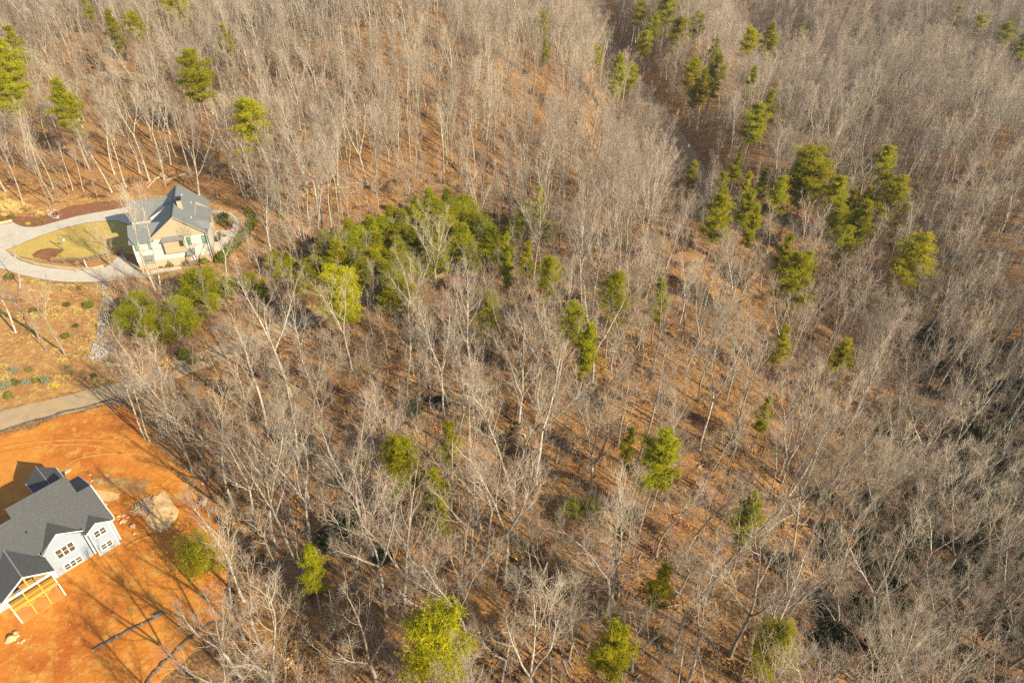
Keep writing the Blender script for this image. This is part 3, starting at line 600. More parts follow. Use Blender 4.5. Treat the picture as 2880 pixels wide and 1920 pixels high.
def free(x, y, r): return all((x-a)**2+(y-b)**2 > r*r for a, b in taken)
def vegetation_dup(name, parts, loc, rot, scl, label, cat, group):
    e = empty(name, loc, 0, label, cat, group); e.rotation_euler = rot; e.scale = scl
    for n, me in parts: obj(n, me, e)
    return e
LM = []   # landmarks for labels: (x, y, phrase)
ncount = {}
# ---- pines: display px of the crown centre, crown width/height in display px, template, label
pl_ = [
 (775, 682, 95, 0, 'round bright yellow-green pine standing alone beside the gravel road', 1),
 (1008, 1492, 150, 0, 'broad dense yellow-green pine, largest crown near the lower edge of the wood', 1),
 (1410, 1500, 80, 1, 'tall narrow green pine beside a wide bare crown at the lower edge', 1),
 (1762, 1478, 92, 6, 'open yellowish pine above the dark creek thickets', 1),
 (1505, 1060, 88, 1, 'tall dense dark green pine with drooping lower crown on the orange leaf slope', 1),
 (945, 1062, 95, 6, 'thin olive pine, leftmost of the three-pine cluster on the middle slope', 1),
 (1000, 1130, 75, 3, 'ragged green pine in the middle of the three-pine cluster', 1),
 (1022, 1190, 45, 3, 'small low green pine at the foot of the three-pine cluster', 1),
 (1025, 1015, 52, 3, 'small green pine just behind the three-pine cluster', 1),
 (1728, 1195, 50, 2, 'slim leaning yellow-green pine beside an open patch of brown leaves', 1),
 (1515, 1335, 58, 3, 'short sparse pine below the tall dark green pine', 1),
 (710, 1312, 55, 3, 'small light green pine near the edge of the clay clearing', 1),
 (1935, 830, 36, 2, 'slim yellow-green pine alone among grey bare trees', 1),
 (1755, 950, 36, 3, 'small green pine alone on the slope between bare crowns', 1),
 (1110, 722, 55, 3, 'small rich green pine behind pale forked trunks', 1),
 (1140, 705, 30, 3, 'narrow green pine touching the rich green pine', 1),
 (1310, 745, 55, 6, 'olive pine leaning over its darker neighbour', 1),
 (1340, 790, 50, 2, 'deep green pine with a long slanting crown', 1),
 (1410, 690, 75, 6, 'see-through olive pine with drooping layers', 1),
 (1265, 630, 48, 6, 'small rounded olive pine above the slanting pine', 1),
 (1515, 690, 48, 3, 'bushy small pine behind fallen branches', 1),
 (912, 665, 58, 5, 'low bushy pine by the shaded bend of the gravel road', 1),
 (1445, 1020, 34, 3, 'tiny green pine just uphill of the tall dark green pine', 1),
 (1310, 1160, 32, 5, 'very small green pine on orange leaves', 1), (1357, 1165, 34, 5, 'very small dark pine on orange leaves', 1),
 (455, 640, 52, 5, 'layered light green conifer in front of the farmhouse wall', 1),
 (15, 150, 60, 1, 'dark green pine at the left edge above the farmhouse woods', 1), (14, 215, 44, 3, 'small green pine below the dark green pine at the left edge', 1),
 (150, 242, 58, 2, 'twisted light green pine on the hill left of the farmhouse', 1), (452, 172, 56, 1, 'compact yellow-green pine behind the farmhouse ridge woods', 1),
 (585, 285, 78, 6, 'olive pine standing clear above brown leaves behind the farmhouse', 1), (388, 6, 62, 6, 'dark layered pine crown at the top edge of the wood', 1),
 (258, 72, 28, 2, 'slim green pine on the far left hill', 1), (312, 66, 36, 6, 'thin olive pine beside the slim green pine', 0), (520, 100, 26, 2, 'slim pine far up the hillside', 1), (38, 105, 40, 3, 'sparse pine near the pink cut bank', 1), (200, 20, 20, 3, 'tiny green pine at the upper left edge', 1)]
G = 'far pines beside the wooded road'
PSCR = []
for a in [(1585, 170, 52), (1640, 172, 60), (1642, 128, 50), (1565, 78, 55), (1530, 22, 55), (1472, 30, 40), (1500, 62, 40), (1370, 132, 30), (1415, 172, 55), (1480, 100, 40), (1245, 60, 30), (1250, 122, 30), (1597, 215, 40), (1725, 97, 48), (1762, 92, 50), (1395, 75, 30), (1840, 75, 30), (1600, 60, 40), (1455, 175, 40), (1620, 200, 40)]:
    pl_.append((a[0], a[1], a[2]*.85, R_.choice((6, 2, 6, 3)), 'far green pine rising beside the shaded wooded road', G))
pl_ += [(1725, 282, 42, 1, 'round green pine by itself above the wooded road bend', 1), (1766, 242, 34, 3, 'thin pine just behind the round green pine', 1), (1720, 190, 22, 2, 'small far pine below the upper gravel road', 1), (1590, 400, 24, 1, 'small dark pine beside the wooded road bend', 1)]
G = 'pines of the ring on the right hillside'
for a in [(1690, 382, 36), (1655, 430, 36), (1710, 432, 48), (1752, 422, 36), (1785, 445, 50), (1718, 478, 44), (1722, 520, 40), (1915, 452, 60), (1955, 480, 56), (1972, 515, 60), (1912, 500, 48), (1932, 560, 60), (1985, 470, 40), (1800, 585, 60), (1838, 612, 40), (1665, 470, 30)]:
    pl_.append((a[0], a[1], a[2]*.88, R_.choice((1, 2, 6, 6, 3)), 'yellow-green pine in the ring of pines on the right hillside', G))
pl_ += [(1860, 408, 95, 0, 'broadest pine of the ring on the right hillside', 1), (1645, 502, 50, 1, 'bright yellow-green pine at the lower left of the hillside ring', 1), (2040, 462, 58, 6, 'green pine behind a pale bare tree at the end of the ring', 1), (2030, 380, 36, 1, 'small dark green pine alone amid bare crowns', 1), (1832, 648, 62, 1, 'large green pine lowest in the hillside ring', 1), (2090, 600, 85, 6, 'faint olive pine half hidden by a fan-shaped bare tree', 1), (1780, 790, 44, 3, 'small ragged pine in the grey thicket', 1), (2310, 82, 34, 1, 'hazy green pine beyond the far crest', 0), (2248, 60, 22, 1, 'hazy dark pine beyond the far crest', 0), (2200, 40, 26, 3, 'faint pine at the far crest', 0), (2345, 110, 40, 1, 'hazy green pine at the far right edge', 0)]
G = 'young pines massed behind the farmhouse garden'
for a in [(852, 560), (880, 522), (825, 545), (930, 512), (962, 482), (1000, 482), (1048, 492), (1088, 512), (872, 602), (905, 568), (1002, 530), (1058, 560), (1110, 522), (800, 525), (785, 552), (950, 550), (1070, 472), (985, 455), (1030, 462), (860, 585), (835, 590), (895, 600), (925, 575), (975, 560), (1020, 500), (945, 495), (900, 500), (1075, 540), (1120, 545), (1000, 560), (845, 610), (765, 575), (740, 560), (915, 535), (840, 520), (1025, 520), (975, 520), (890, 620), (812, 570)]:
    pl_.append((a[0], a[1], 66, R_.choice((4, 4, 5)), 'young pine in the green thicket right of the farmhouse', G))
G = 'young pines at the foot of the garden'
for a in [(310, 690), (355, 712), (405, 700), (345, 740), (388, 738), (425, 722), (290, 720)]: pl_.append((a[0], a[1], 46, 5, 'low yellow-green pine in the clump beside the rock channel', G))
G = 'olive young pines above the gravel road'
for a in [(650, 612), (700, 612), (730, 582), (690, 640), (630, 590), (665, 590), (570, 640), (600, 655), (520, 650), (480, 690)]: pl_.append((a[0], a[1], 34, R_.choice((4, 5)), 'olive young pine in the strip above the gravel road', G))
G = 'green understorey pines among pale trunks'
for a in [(1200, 480), (1210, 595), (1182, 505), (1160, 580), (1240, 470), (1130, 560), (1250, 520), (1170, 620)]: pl_.append((a[0], a[1], 42, R_.choice((4, 5, 3)), 'small green pine mixed with pale thin trunks', G))
M['bright'] = mat('bright_yellow_needles', (.55, .52, .012), (.38, .38, .012), .5, c3=(.66, .58, .02), scale2=1.4, transl=.48, rough=.6, spec=.25)
BRIGHT = PINE[0][1].copy(); BRIGHT.materials[0] = M['bright']
for (dx, dy, wpx, ti, label, grp) in pl_:
    fx, fy = DS(dx, dy); me_t, me_c, h, first, W = PINE[ti]
    if label.startswith('round bright') or label.startswith('broad dense'): me_c = BRIGHT
    g = at(fx, fy); k = 1.
    for _ in range(4):       # size from distance, then base below the crown centre
        D = np.linalg.norm(g-CAM); s = (wpx*1.2245*D/F)/W*1.0; s = float(np.clip(s*(1.12 if wpx > 62 or grp != 1 else 1.35), .45, 1.7)); hz = h*(.45*s+.55*(1 if ti not in (4, 5) else s)) 
        g = at(fx, fy, None, hz*(first+1)*.5)
    if ti in (4, 5): hz *= .72; s = min(1.7, s*1.22)
    x, y = g[0], g[1]; z = float(TZ(x, y)); taken.append((x, y)); pc = px_of((x, y, z+hz*(first+1)*.5)); PSCR.append((pc[0], pc[1], wpx*.6, D))
    vegetation_dup('pine_tree', [('trunk', me_t), ('crown', me_c)], (x, y, z-.1), (R_.gauss(0, .03), R_.gauss(0, .03), R_.random()*6.28), (s, s, hz/h), label, 'pine', grp if isinstance(grp, str) else 'single pines standing among bare trees')
    if grp == 1 and wpx >= 40: LM.append((x, y, label.split(' ')[0:1][0] if False else label))
# ---- hand placed bare trees: base px and top px
hero = []
for f_, L in ((gA, [((155, 1390), (30, 900), 0), ((365, 1388), (180, 900), 0), ((345, 1425), (200, 1080), 6), ((475, 1345), (380, 1040), 6), ((502, 1310), (400, 960), 6), ((577, 1318), (480, 1000), 6), ((770, 1325), (560, 800), 0), ((870, 1290), (700, 820), 6),
                ((962, 1190), (790, 620), 3), ((1030, 1250), (850, 560), 4), ((1132, 1238), (990, 560), 4), ((1372, 1345), (1290, 730), 9), ((1500, 1362), (1435, 1060), 6), ((1515, 1228), (1430, 780), 3), ((1600, 1160), (1530, 650), 6), ((1660, 1122), (1580, 620), 0), ((1716, 1212), (1620, 620), 0), ((1892, 1182), (1790, 560), 1),
                ((782, 1150), (680, 720), 6), ((590, 1170), (500, 820), 6), ((195, 1130), (60, 700), 0), ((2090, 1190), (2020, 680), 3), ((2210, 1260), (2160, 760), 1)]),
               (g1, [((330, 1422), (-10, 620), 3), ((552, 1562), (250, 850), 4), ((392, 1532), (290, 1250), 6), ((135, 1372), (-180, 700), 4), ((1325, 1035), (980, 60), 4), ((1362, 1010), (1190, 90), 6), ((1095, 1065), (770, 430), 6), ((1932, 978), (1850, 330), 1), ((2040, 862), (1965, 560), 6), ((2290, 640), (2130, 30), 3), ((170, 990), (130, 500), 6)]),
               (gB, [((1000, 815), (775, 230), 6), ((1030, 832), (850, 300), 6), ((1122, 808), (960, 260), 6), ((1003, 690), (870, 320), 6), ((1182, 760), (1050, 350), 6), ((1320, 1042), (1180, 520), 6), ((1430, 860), (1080, 400), 5), ((1625, 1290), (1370, 560), 3), ((1740, 460), (1560, -60), 0), ((1900, 1560), (1720, 700), 3), ((2060, 820), (1830, 180), 4), ((2140, 1540), (1990, 760), 7), ((2260, 1480), (2230, 1120), 6), ((2180, 750), (2110, 180), 3), ((1640, 1180), (1500, 650), 6)]),
               (gC, [((340, 482), (290, -60), 0), ((240, 470), (210, 20), 0), ((120, 560), (60, 80), 3), ((600, 310), (570, -100), 6), ((1240, 745), (1262, 210), 5), ((1186, 702), (1165, 330), 6), ((1105, 1005), (1040, 430), 2), ((1682, 1295), (1640, 560), 2), ((1295, 1490), (930, 960), 0), ((1172, 1452), (1150, 900), 6), ((1352, 1300), (1330, 560), 3), ((1812, 1310), (1815, 760), 2), ((1915, 1530), (1960, 850), 7), ((2055, 905), (2075, 560), 6), ((1912, 700), (1960, 60), 7), ((1040, 1500), (1000, 880), 0), ((700, 780), (660, 480), 6), ((590, 690), (560, 330), 6), ((520, 690), (480, 370), 6), ((1400, 1130), (1370, 880), 6), ((2200, 1280), (2230, 900), 6), ((400, 1500), (330, 900), 3), ((740, 1560), (640, 980), 3)]),
               (gD, [((1130, 892), (1210, -40), 1), ((1000, 692), (1050, -160), 1), ((435, 1012), (390, 240), 2), ((312, 1102), (120, 260), 7), ((105, 942), (10, 130), 3), ((900, 702), (870, 60), 2), ((785, 1082), (830, 560), 5), ((1562, 1100), (1700, 430), 3), ((1385, 960), (1440, 460), 8), ((1862, 988), (1960, 200), 0), ((1905, 995), (2030, 240), 0), ((1570, 1405), (1760, 920), 8), ((240, 1560), (180, 900), 2), ((2170, 692), (2310, 190), 3), ((540, 1200), (560, 760), 2), ((735, 640), (690, 260), 6), ((1100, 1580), (1180, 1050), 2), ((2000, 1480), (2060, 980), 9), ((630, 610), (600, 300), 6), ((1040, 980), (1080, 620), 6), ((730, 1110), (560, 850), 6)]),
               (gE, [((705, 1172), (930, 540), 3), ((600, 312), (720, -120), 0), ((735, 742), (980, 120), 0), ((690, 652), (800, 330), 6), ((1312, 1142), (1500, 520), 2), ((1070, 1230), (1060, 880), 9), ((540, 1100), (620, 820), 9), ((2170, 700), (2200, 100), 9), ((1870, 1290), (2010, 900), 9), ((1560, 1500), (1700, 1180), 5), ((1700, 340), (1800, 60), 9), ((1900, 780), (1920, 430), 9), ((40, 1560), (200, 900), 4), ((900, 1570), (960, 1260), 5), ((2260, 1300), (2320, 1050), 9)]),
               (gF, [((1620, 1500), (1900, 900), 6), ((1150, 1180), (1280, 680), 6), ((1010, 1120), (1110, 780), 6), ((1540, 1130), (1560, 850), 9), ((330, 1480), (400, 1050), 2), ((720, 500), (740, 330), 5)])):
    for a, b_, k in L: hero.append((f_(*a), f_(*b_), k))
for bp, tp, k in hero:
    g = at(*bp); best = None
    for h in np.arange(5, 34, .5):
        t = at(tp[0], tp[1], g[2]+h); off = math.hypot(t[0]-g[0], t[1]-g[1]); s = off/h
        if best is None or s < best[0]: best = (s, h, t)
    s, h, t = best
    if s > .28: t = np.array([g[0]+(t[0]-g[0])*.28/s, g[1]+(t[1]-g[1])*.28/s, t[2]])
    d = Vector(t-g); L = d.length; q = Vector((0, 0, 1)).rotation_difference(d.normalized())
    rot = (q.to_matrix() @ Matrix.Rotation(R_.random()*6.28, 3, 'Z')).to_euler()
    sc = L/BARE[k][2]; wx = sc**.6*R_.uniform(.92, 1.08)
    taken.append((g[0], g[1]))
    BARE_OBJ = (k, tuple(g), tuple(rot), (wx, wx, sc)); ncount.setdefault('hero', []).append(BARE_OBJ)
# ---- scattered bare trees
for ru, rv in [(1950, 490), (1925, 450), (1905, 415), (1880, 370), (1725, 150), (1708, 115), (2180, 187), (2250, 186), (2320, 189), (2390, 196), (2450, 205), (300, 212), (230, 230)]:
    PSCR.append((ru, rv, 3, float(np.linalg.norm(at(ru, rv)-CAM))))
cand = []
def scatter(x0, x1, y0, y1, sp, seed, jit=.42):
    rg = np.random.default_rng(seed); xs, ys = np.meshgrid(np.arange(x0, x1, sp), np.arange(y0, y1, sp)); xs = xs+rg.uniform(-jit, jit, xs.shape)*sp; ys = ys+rg.uniform(-jit, jit, ys.shape)*sp
    x = xs.ravel(); y = ys.ravel(); z = TZ(x, y); q = np.c_[x, y, z]-CAM; k = q@FW; u = 1440+F*(q@RT)/k; v = 960-F*(q@UP)/k
    q2 = np.c_[x, y, z+22]-CAM; k2 = q2@FW; u2 = 1440+F*(q2@RT)/k2; v2 = 960-F*(q2@UP)/k2
    ok = (k > 5) & (u > -260) & (u < 3140) & (v2 < 2150) & (v > -60)
    for P in CLEAR: ok &= ~inpoly(x, y, P)
    return x[ok], y[ok], z[ok], u[ok], v[ok], rg
x, y, z, u, v, rg = scatter(-420, 460, 20, 560, 6.6, 21)
low = inpoly(x, y, LOW) | (inpoly(x, y, THICK) & (rg.random(len(x)) < .8))
rnd = rg.random(len(x))
TREES = []
for i in range(len(x)):
    if low[i] or near_road(x[i], y[i], 5.): continue
    if np.min((rq3[:, 0]-x[i])**2+(rq3[:, 1]-y[i]-9)**2) < 100 or np.min((rq2[:, 0]-x[i])**2+(rq2[:, 1]-y[i]-6)**2) < 36: continue
    D = math.sqrt(x[i]**2+y[i]**2+90**2)
    dx, dy = u[i]/1.2245, v[i]/1.2245
    # open leaf-covered glades seen in the photograph
    if 1250 < dx < 1800 and 950 < dy < 1400 and rnd[i] < .2: continue
    if dx < 620 and 300 < dy < 470 and rnd[i] < .45: continue
    if D < 560:
        if not free(x[i], y[i], 3.6): continue
        u2, v2 = px_of((x[i], y[i], z[i]+21)); hit = False
        for pu, pv, pr, pd in PSCR:
            if pd > D:
                t = ((pu-u[i])*(u2-u[i])+(pv-v[i])*(v2-v[i]))/((u2-u[i])**2+(v2-v[i])**2)
                if .3 < t < 1.15 and math.hypot(u[i]+(u2-u[i])*t-pu, v[i]+(v2-v[i])*t-pv) < pr+(60 if pr > 44 else 38)*120/D: hit = True; break
        if hit and rnd[i]*7 % 1 < .97: continue
    TREES.append((D, x[i], y[i], z[i], u[i], v[i]))
TREES.sort()
vis = [t for t in TREES if -120 < t[4] < 3000 and t[5] < 2250]
NEAR = vis[:300-len(hero)-0]; nearset = set(id(t) for t in NEAR); FAR = [t for t in TREES if id(t) not in nearset]
for t in list(FAR):
    if t[0] > 170 and R_.random() < (.65 if t[4] > 1500 else .3) and not near_road(t[1]+3, t[2], 9): FAR.append((t[0], t[1]+R_.uniform(2, 4), t[2]+R_.uniform(-3, 3), float(TZ(t[1]+3, t[2])), t[4], t[5]))
pick = {'creek': (9, 5, 2, 9, 8, 1), 'mid': (0, 1, 2, 3, 7, 3, 6, 8), 'left': (0, 3, 4, 6, 7, 1)}
inst = list(ncount['hero'])
print('near', len(NEAR), 'far', len(FAR))
for D, a, b_, c, uu, vv in NEAR:
    zone = 'creek' if uu > 2150 and vv > 900 else ('left' if uu < 1000 else 'mid')
    k = R_.choice(pick[zone]); s = R_.uniform(.72, 1.08)
    inst.append((k, (a, b_, c), (R_.gauss(0, .06), R_.gauss(0, .06), R_.random()*6.28), (s*R_.uniform(.9, 1.1),)*2+(s,)))
LMK = [(*at(*DS(x_, y_))[:2], n_) for x_, y_, n_ in (
 (400, 440, 'behind the farmhouse'), (150, 420, 'on the open hillside left of the farmhouse'), (560, 470, 'beyond the garden hedge'), (330, 640, 'between farmhouse and rock channel'), (60, 700, 'on the dry slope under the driveway'),
 (330, 960, 'at the road end of the clay lot'), (440, 1060, 'on the wooded rim of the clay lot'), (560, 1180, 'over the long shadows by the clay lot'), (620, 1400, 'below the clay lot by the silt fences'), (470, 1540, 'beside the lower silt fence'),
 (520, 850, 'along the gravel road into the wood'), (760, 720, 'close to the round yellow-green pine'), (900, 640, 'at the gravel road bend'), (700, 500, 'in front of the young pine thicket'), (950, 430, 'uphill of the young pine thicket'),
 (700, 900, 'on the brown slope below the gravel road'), (900, 860, 'midway between road and three-pine cluster'), (940, 1130, 'near the three-pine cluster'), (800, 1250, 'downhill of the three-pine cluster'), (1000, 1420, 'just above the broad yellow-green pine'),
 (760, 1480, 'left of the broad yellow-green pine'), (1150, 950, 'beside the log on the central slope'), (1200, 1200, 'on orange leaves in the central glade'), (1230, 1420, 'between the two pines of the lower edge'), (1130, 720, 'by the rich green pine'),
 (1340, 800, 'beneath the slanting pine'), (1450, 900, 'in the brown gap uphill of the tall dark pine'), (1500, 1150, 'at the foot of the tall dark pine'), (1580, 1350, 'on the leaf slope right of the short sparse pine'), (1400, 620, 'among pale trunks uphill of the layered olive pine'),
 (1620, 700, 'in the grey thicket below the hillside ring'), (1620, 950, 'on the right slope uphill of the glade'), (1750, 1060, 'near the slim leaning pine'), (1850, 1180, 'around the open patch of brown leaves'), (1780, 1400, 'by the open yellowish pine'),
 (1950, 960, 'on the ridge side above the creek'), (2050, 820, 'where the creek hollow begins'), (2150, 1000, 'over the dark upper creek thicket'), (2100, 1200, 'over the dark middle creek thicket'), (1980, 1440, 'over the lower creek thicket'), (2250, 1300, 'by the creek bank at the far side'), (2250, 1500, 'in the bottom corner beyond the creek'), (2250, 850, 'on the far bank of the creek'),
 (1300, 520, 'at the top of the pale-trunk stand'), (1550, 520, 'near the wooded road bend'), (1850, 800, 'below the lowest ring pine'))]
forms = {}
rows = []
for k, loc, rot, scl in inst:
    near_ = min(LMK, key=lambda m: (m[0]-loc[0])**2+(m[1]-loc[1])**2)
    H_ = BARE[k][2]*scl[2]; size = 'very tall' if H_ > 25.5 else 'tall' if H_ > 21 else 'middle-sized' if H_ > 16.5 else 'low'
    tilt = math.degrees(math.hypot(rot[0], rot[1])) if len(rot) == 3 else 0
    d = Vector(Matrix.Rotation(0, 3, 'Z') @ Vector((0, 0, 1))); e = Vector((0, 0, 1)); from_e = (bpy and Matrix.Identity(3))
    from mathutils import Euler
    e = Euler(rot).to_matrix() @ Vector((0, 0, 1)); lean = e.angle(Vector((0, 0, 1)))
    lw_ = 'slanting ' if lean > .2 else ''
    u_, v_ = px_of(loc)
    rows.append([k, loc, rot, scl, size, lw_, BARE[k][3], near_[2], u_, v_])
from collections import defaultdict
by = defaultdict(list)
for r in rows: by[(r[4], r[5], r[6], r[7])].append(r)
ORD = ['left-hand', 'second from the left', 'third from the left', 'fourth from the left', 'fifth from the left', 'sixth from the left', 'seventh from the left', 'eighth from the left']
for key, L in by.items():
    L.sort(key=lambda r: r[8])
    for i, r in enumerate(L):
        base = f'{key[0]} {key[1]}{key[2]} bare tree {key[3]}'
        if len(L) > 1: base += ', ' + (ORD[i] if i < 8 else 'farther right') + (' of its like' if i < 8 else '')
        base = ' '.join(base.split()[:16])
        k, loc, rot, scl = r[:4]
        vegetation_dup('bare_tree', [('trunk', BARE[k][0]), ('crown', BARE[k][1])], (loc[0], loc[1], loc[2]), rot, scl, base, 'bare tree', 'bare trees '+key[3])
        taken.append((loc[0], loc[1]))
# ---- geometry nodes masses
def gn_scatter(name, pts, rotz, scl, temps, idx, tilt=None):
    me = bpy.data.meshes.new(name); me.vertices.add(len(pts)); me.vertices.foreach_set('co', np.asarray(pts, np.float32).ravel())
    at_ = me.attributes.new('scl', 'FLOAT', 'POINT'); at_.data.foreach_set('value', np.asarray(scl, np.float32))
    rt_ = me.attributes.new('rot', 'FLOAT_VECTOR', 'POINT'); rr = np.zeros((len(pts), 3), np.float32); rr[:, 2] = rotz
    if tilt is not None: rr[:, :2] = tilt
    rt_.data.foreach_set('vector', rr.ravel())
    ix = me.attributes.new('idx', 'INT', 'POINT'); ix.data.foreach_set('value', np.asarray(idx, np.int32))
    o = obj(name, me); md = o.modifiers.new('scatter', 'NODES'); ng = bpy.data.node_groups.new(name, 'GeometryNodeTree'); md.node_group = ng
    ng.interface.new_socket('Geometry', in_out='INPUT', socket_type='NodeSocketGeometry'); ng.interface.new_socket('Geometry', in_out='OUTPUT', socket_type='NodeSocketGeometry')
    n = ng.nodes; L = ng.links; gi = n.new('NodeGroupInput'); go = n.new('NodeGroupOutput'); ip = n.new('GeometryNodeInstanceOnPoints')
    jn = n.new('GeometryNodeGeometryToInstance')
    for t in temps:
        oi = n.new('GeometryNodeObjectInfo'); oi.inputs['Object'].default_value = t; oi.inputs['As Instance'].default_value = False; L.new(oi.outputs['Geometry'], jn.inputs[0]) if False else None
        g2i = n.new('GeometryNodeGeometryToInstance'); L.new(oi.outputs['Geometry'], g2i.inputs[0])
        t_j = n.get('JG') or n.new('GeometryNodeJoinGeometry'); t_j.name = 'JG'; L.new(g2i.outputs[0], t_j.inputs[0])
    n.remove(jn)
    L.new(gi.outputs[0], ip.inputs['Points']); L.new(n['JG'].outputs[0], ip.inputs['Instance']); ip.inputs['Pick Instance'].default_value = True
    def na(nm, ty, sock):
        a = n.new('GeometryNodeInputNamedAttribute'); a.data_type = ty; a.inputs[0].default_value = nm; L.new(a.outputs[0], sock)
    na('idx', 'INT', ip.inputs['Instance Index']); na('scl', 'FLOAT', ip.inputs['Scale'])
    er = n.new('FunctionNodeEulerToRotation'); na('rot', 'FLOAT_VECTOR', er.inputs[0]); L.new(er.outputs[0], ip.inputs['Rotation'])
    L.new(ip.outputs[0], go.inputs[0]); return o
def tmpl(name, me): return bpy.data.objects.new(name, me)    # a source mesh only, never linked to the scene
ft = [tmpl('far_tree_source', m_) for m_ in FOR]
fp = np.array([(t[1], t[2], t[3]-.1) for t in FAR]); nf = len(fp)
o = gn_scatter('far_forest', fp, NR.random(nf)*6.28, NR.uniform(.62, 1.0, nf), ft, NR.integers(0, 6, nf), NR.normal(0, .05, (nf, 2)))
tag(o, 'grey-brown bare winter forest covering the hills beyond the nearer trees', 'forest', kind='stuff')
ex = scatter(40, 900, 240, 1150, 7.5, 57)
de = (ex[1]+1.93*ex[0]-561)/2.17; ke = (de > 0) & ((ex[0] > 458) | (ex[1] > 558) | (ex[5].random(len(de)) < .25)); pe = np.c_[ex[0][ke], ex[1][ke], ex[2][ke]-.1]; ne = len(pe); print('beyond', ne)
o = gn_scatter('valley_forest', pe, NR.random(ne)*6.28, NR.uniform(.7, 1.05, ne), ft, NR.integers(0, 6, ne), NR.normal(0, .04, (ne, 2)))
tag(o, 'bluish grey bare forest in the valley beyond the far crest', 'forest', kind='stuff')
# saplings
x, y, z, u, v, rg = scatter(-420, 460, 20, 520, 4.3, 33)
sp = []
for i in range(len(x)):
    if near_road(x[i], y[i], 3.6): continue
    D = math.sqrt(x[i]**2+y[i]**2+90**2)
    dx, dy = u[i]/1.2245, v[i]/1.2245
    if dx < 620 and 300 < dy < 480 and rg.random() < .75: continue
    sp.append((D, x[i], y[i], z[i], u[i], v[i]))
sp.sort(); ns = 0; farsp = []
for t in sp:
    if ns < 290 and 0 < t[4] < 2880 and t[5] < 2000 and free(t[1], t[2], 1.6):
        near_ = min(LMK, key=lambda m: (m[0]-t[1])**2+(m[1]-t[2])**2); k = R_.randrange(5)
        o = obj('sapling', SAP[k]); o.location = (t[1], t[2], t[3]-.05); o.rotation_euler = (R_.gauss(0, .08), R_.gauss(0, .08), R_.random()*6.28); s = R_.uniform(.6, 1.1); o.scale = (s, s, s)
        tag(o, f'thin bare {("upright", "forked", "tall", "bushy", "slender")[k]} sapling {near_[2]}', 'sapling', 'thin saplings '+near_[2]); ns += 1
    else: farsp.append(t)
st_ = [tmpl('sapling_source', m_) for m_ in SAP]; n_ = len(farsp)
o = gn_scatter('thin_sapling_growth', np.array([(t[1], t[2], t[3]-.05) for t in farsp]), NR.random(n_)*6.28, NR.uniform(.5, 1.1, n_), st_, NR.integers(0, 5, n_), NR.normal(0, .08, (n_, 2)))
tag(o, 'thin saplings filling the gaps of the far forest', 'saplings', kind='stuff')
# brush
x, y, z, u, v, rg = scatter(-250, 250, 20, 300, 2.6, 44)
keep = rg.random(len(x)) < (.28+.45*(np.sin(x/9+1)*np.sin(y/11) > .1)+.3*((u > 2050) & (v > 800)))
keep &= ~((u/1.2245 < 620) & (v/1.2245 < 480) & (v/1.2245 > 300) & (rg.random(len(x)) < .85))
xy = [(a, b_, c) for a, b_, c in zip(x[keep], y[keep], z[keep]) if not near_road(a, b_, 3.2)]; n_ = len(xy)
x2, y2 = [], []
rgl = np.random.default_rng(9); LP = np.array(LOW)
for _ in range(900):
    a, b_ = rgl.uniform(LP[:, 0].min(), LP[:, 0].max()), rgl.uniform(LP[:, 1].min(), LP[:, 1].max())
    if inpoly(np.array([a]), np.array([b_]), LOW)[0] and not near_road(a, b_, 3.4): xy.append((a, b_, float(TZ(a, b_))))
xy = np.array(xy); n_ = len(xy)
bt = [tmpl('brush_source', m_) for m_ in BRU]
o = gn_scatter('undergrowth', xy, NR.random(n_)*6.28, NR.uniform(.3, .95, n_), bt, NR.integers(0, 3, n_)); tag(o, 'brown leafless brush under the trees', 'undergrowth', kind='stuff')

# ------------------------------------------------------------------ small things
def silt_fence(pts, label, h=.42, lean=.06):
    P = [np.array(at(*p)[:2]) for p in pts]; e = empty('silt_fence', (P[0][0], P[0][1], float(TZ(*P[0]))), 0, label, 'silt fence', 'silt fences'); o0 = np.array([P[0][0], P[0][1], float(TZ(*P[0]))])
    q = []
    for i in range(len(P)-1):
        n = max(2, int(np.linalg.norm(P[i+1]-P[i])/.7)); q += [P[i]+(P[i+1]-P[i])*k/n for k in range(n)]
    q.append(P[-1]); q = np.array(q); rg = np.random.default_rng(len(q)); z = TZ(q[:, 0], q[:, 1]); t = np.gradient(q, axis=0); t /= np.linalg.norm(t, axis=1)[:, None]; nr = np.c_[-t[:, 1], t[:, 0]]
    hh = h*(1-.25*rg.random(len(q))); off = rg.normal(0, .06, len(q))
    lo = np.c_[q, z+.02]-o0; mi = np.c_[q+nr*(off+.05)[:, None], z+hh*.5]-o0; hi = np.c_[q+nr*(off+lean)[:, None], z+hh]-o0; ap = np.c_[q-nr*.12, z+.10]-o0
    V = np.stack([ap, lo, mi, hi, hi+[0, 0, .01]+np.c_[nr*.03, np.zeros(len(q))], lo+np.c_[nr*.03, np.zeros(len(q))]], 1).reshape(-1, 3); n = len(q); K = 6
    f = [(i*K+j, i*K+j+1, (i+1)*K+j+1, (i+1)*K+j) for i in range(n-1) for j in range(K-1)]
    obj('cloth', npmesh('cloth', V, [np.array(f)], M['fabric'], True), e)
    for i in range(0, n, 4):
        a = lo[i]; b = hi[i]; MB().bar(a-[0, 0, .1], b+(b-a)*.25+[nr[i][0]*.05, nr[i][1]*.05, 0], .025).build('stake', M['stake'], e)
silt_fence([g2(-300, 540), g2(0, 440), g2(180, 382), g2(290, 345), g2(400, 322), g2(500, 292), g2(600, 255), g2(700, 238), g2(800, 215), g2(900, 185), g2(1050, 140), g2(1200, 118), g2(1290, 72)], 'long black silt fence with pale stakes between gravel road and clay lot')
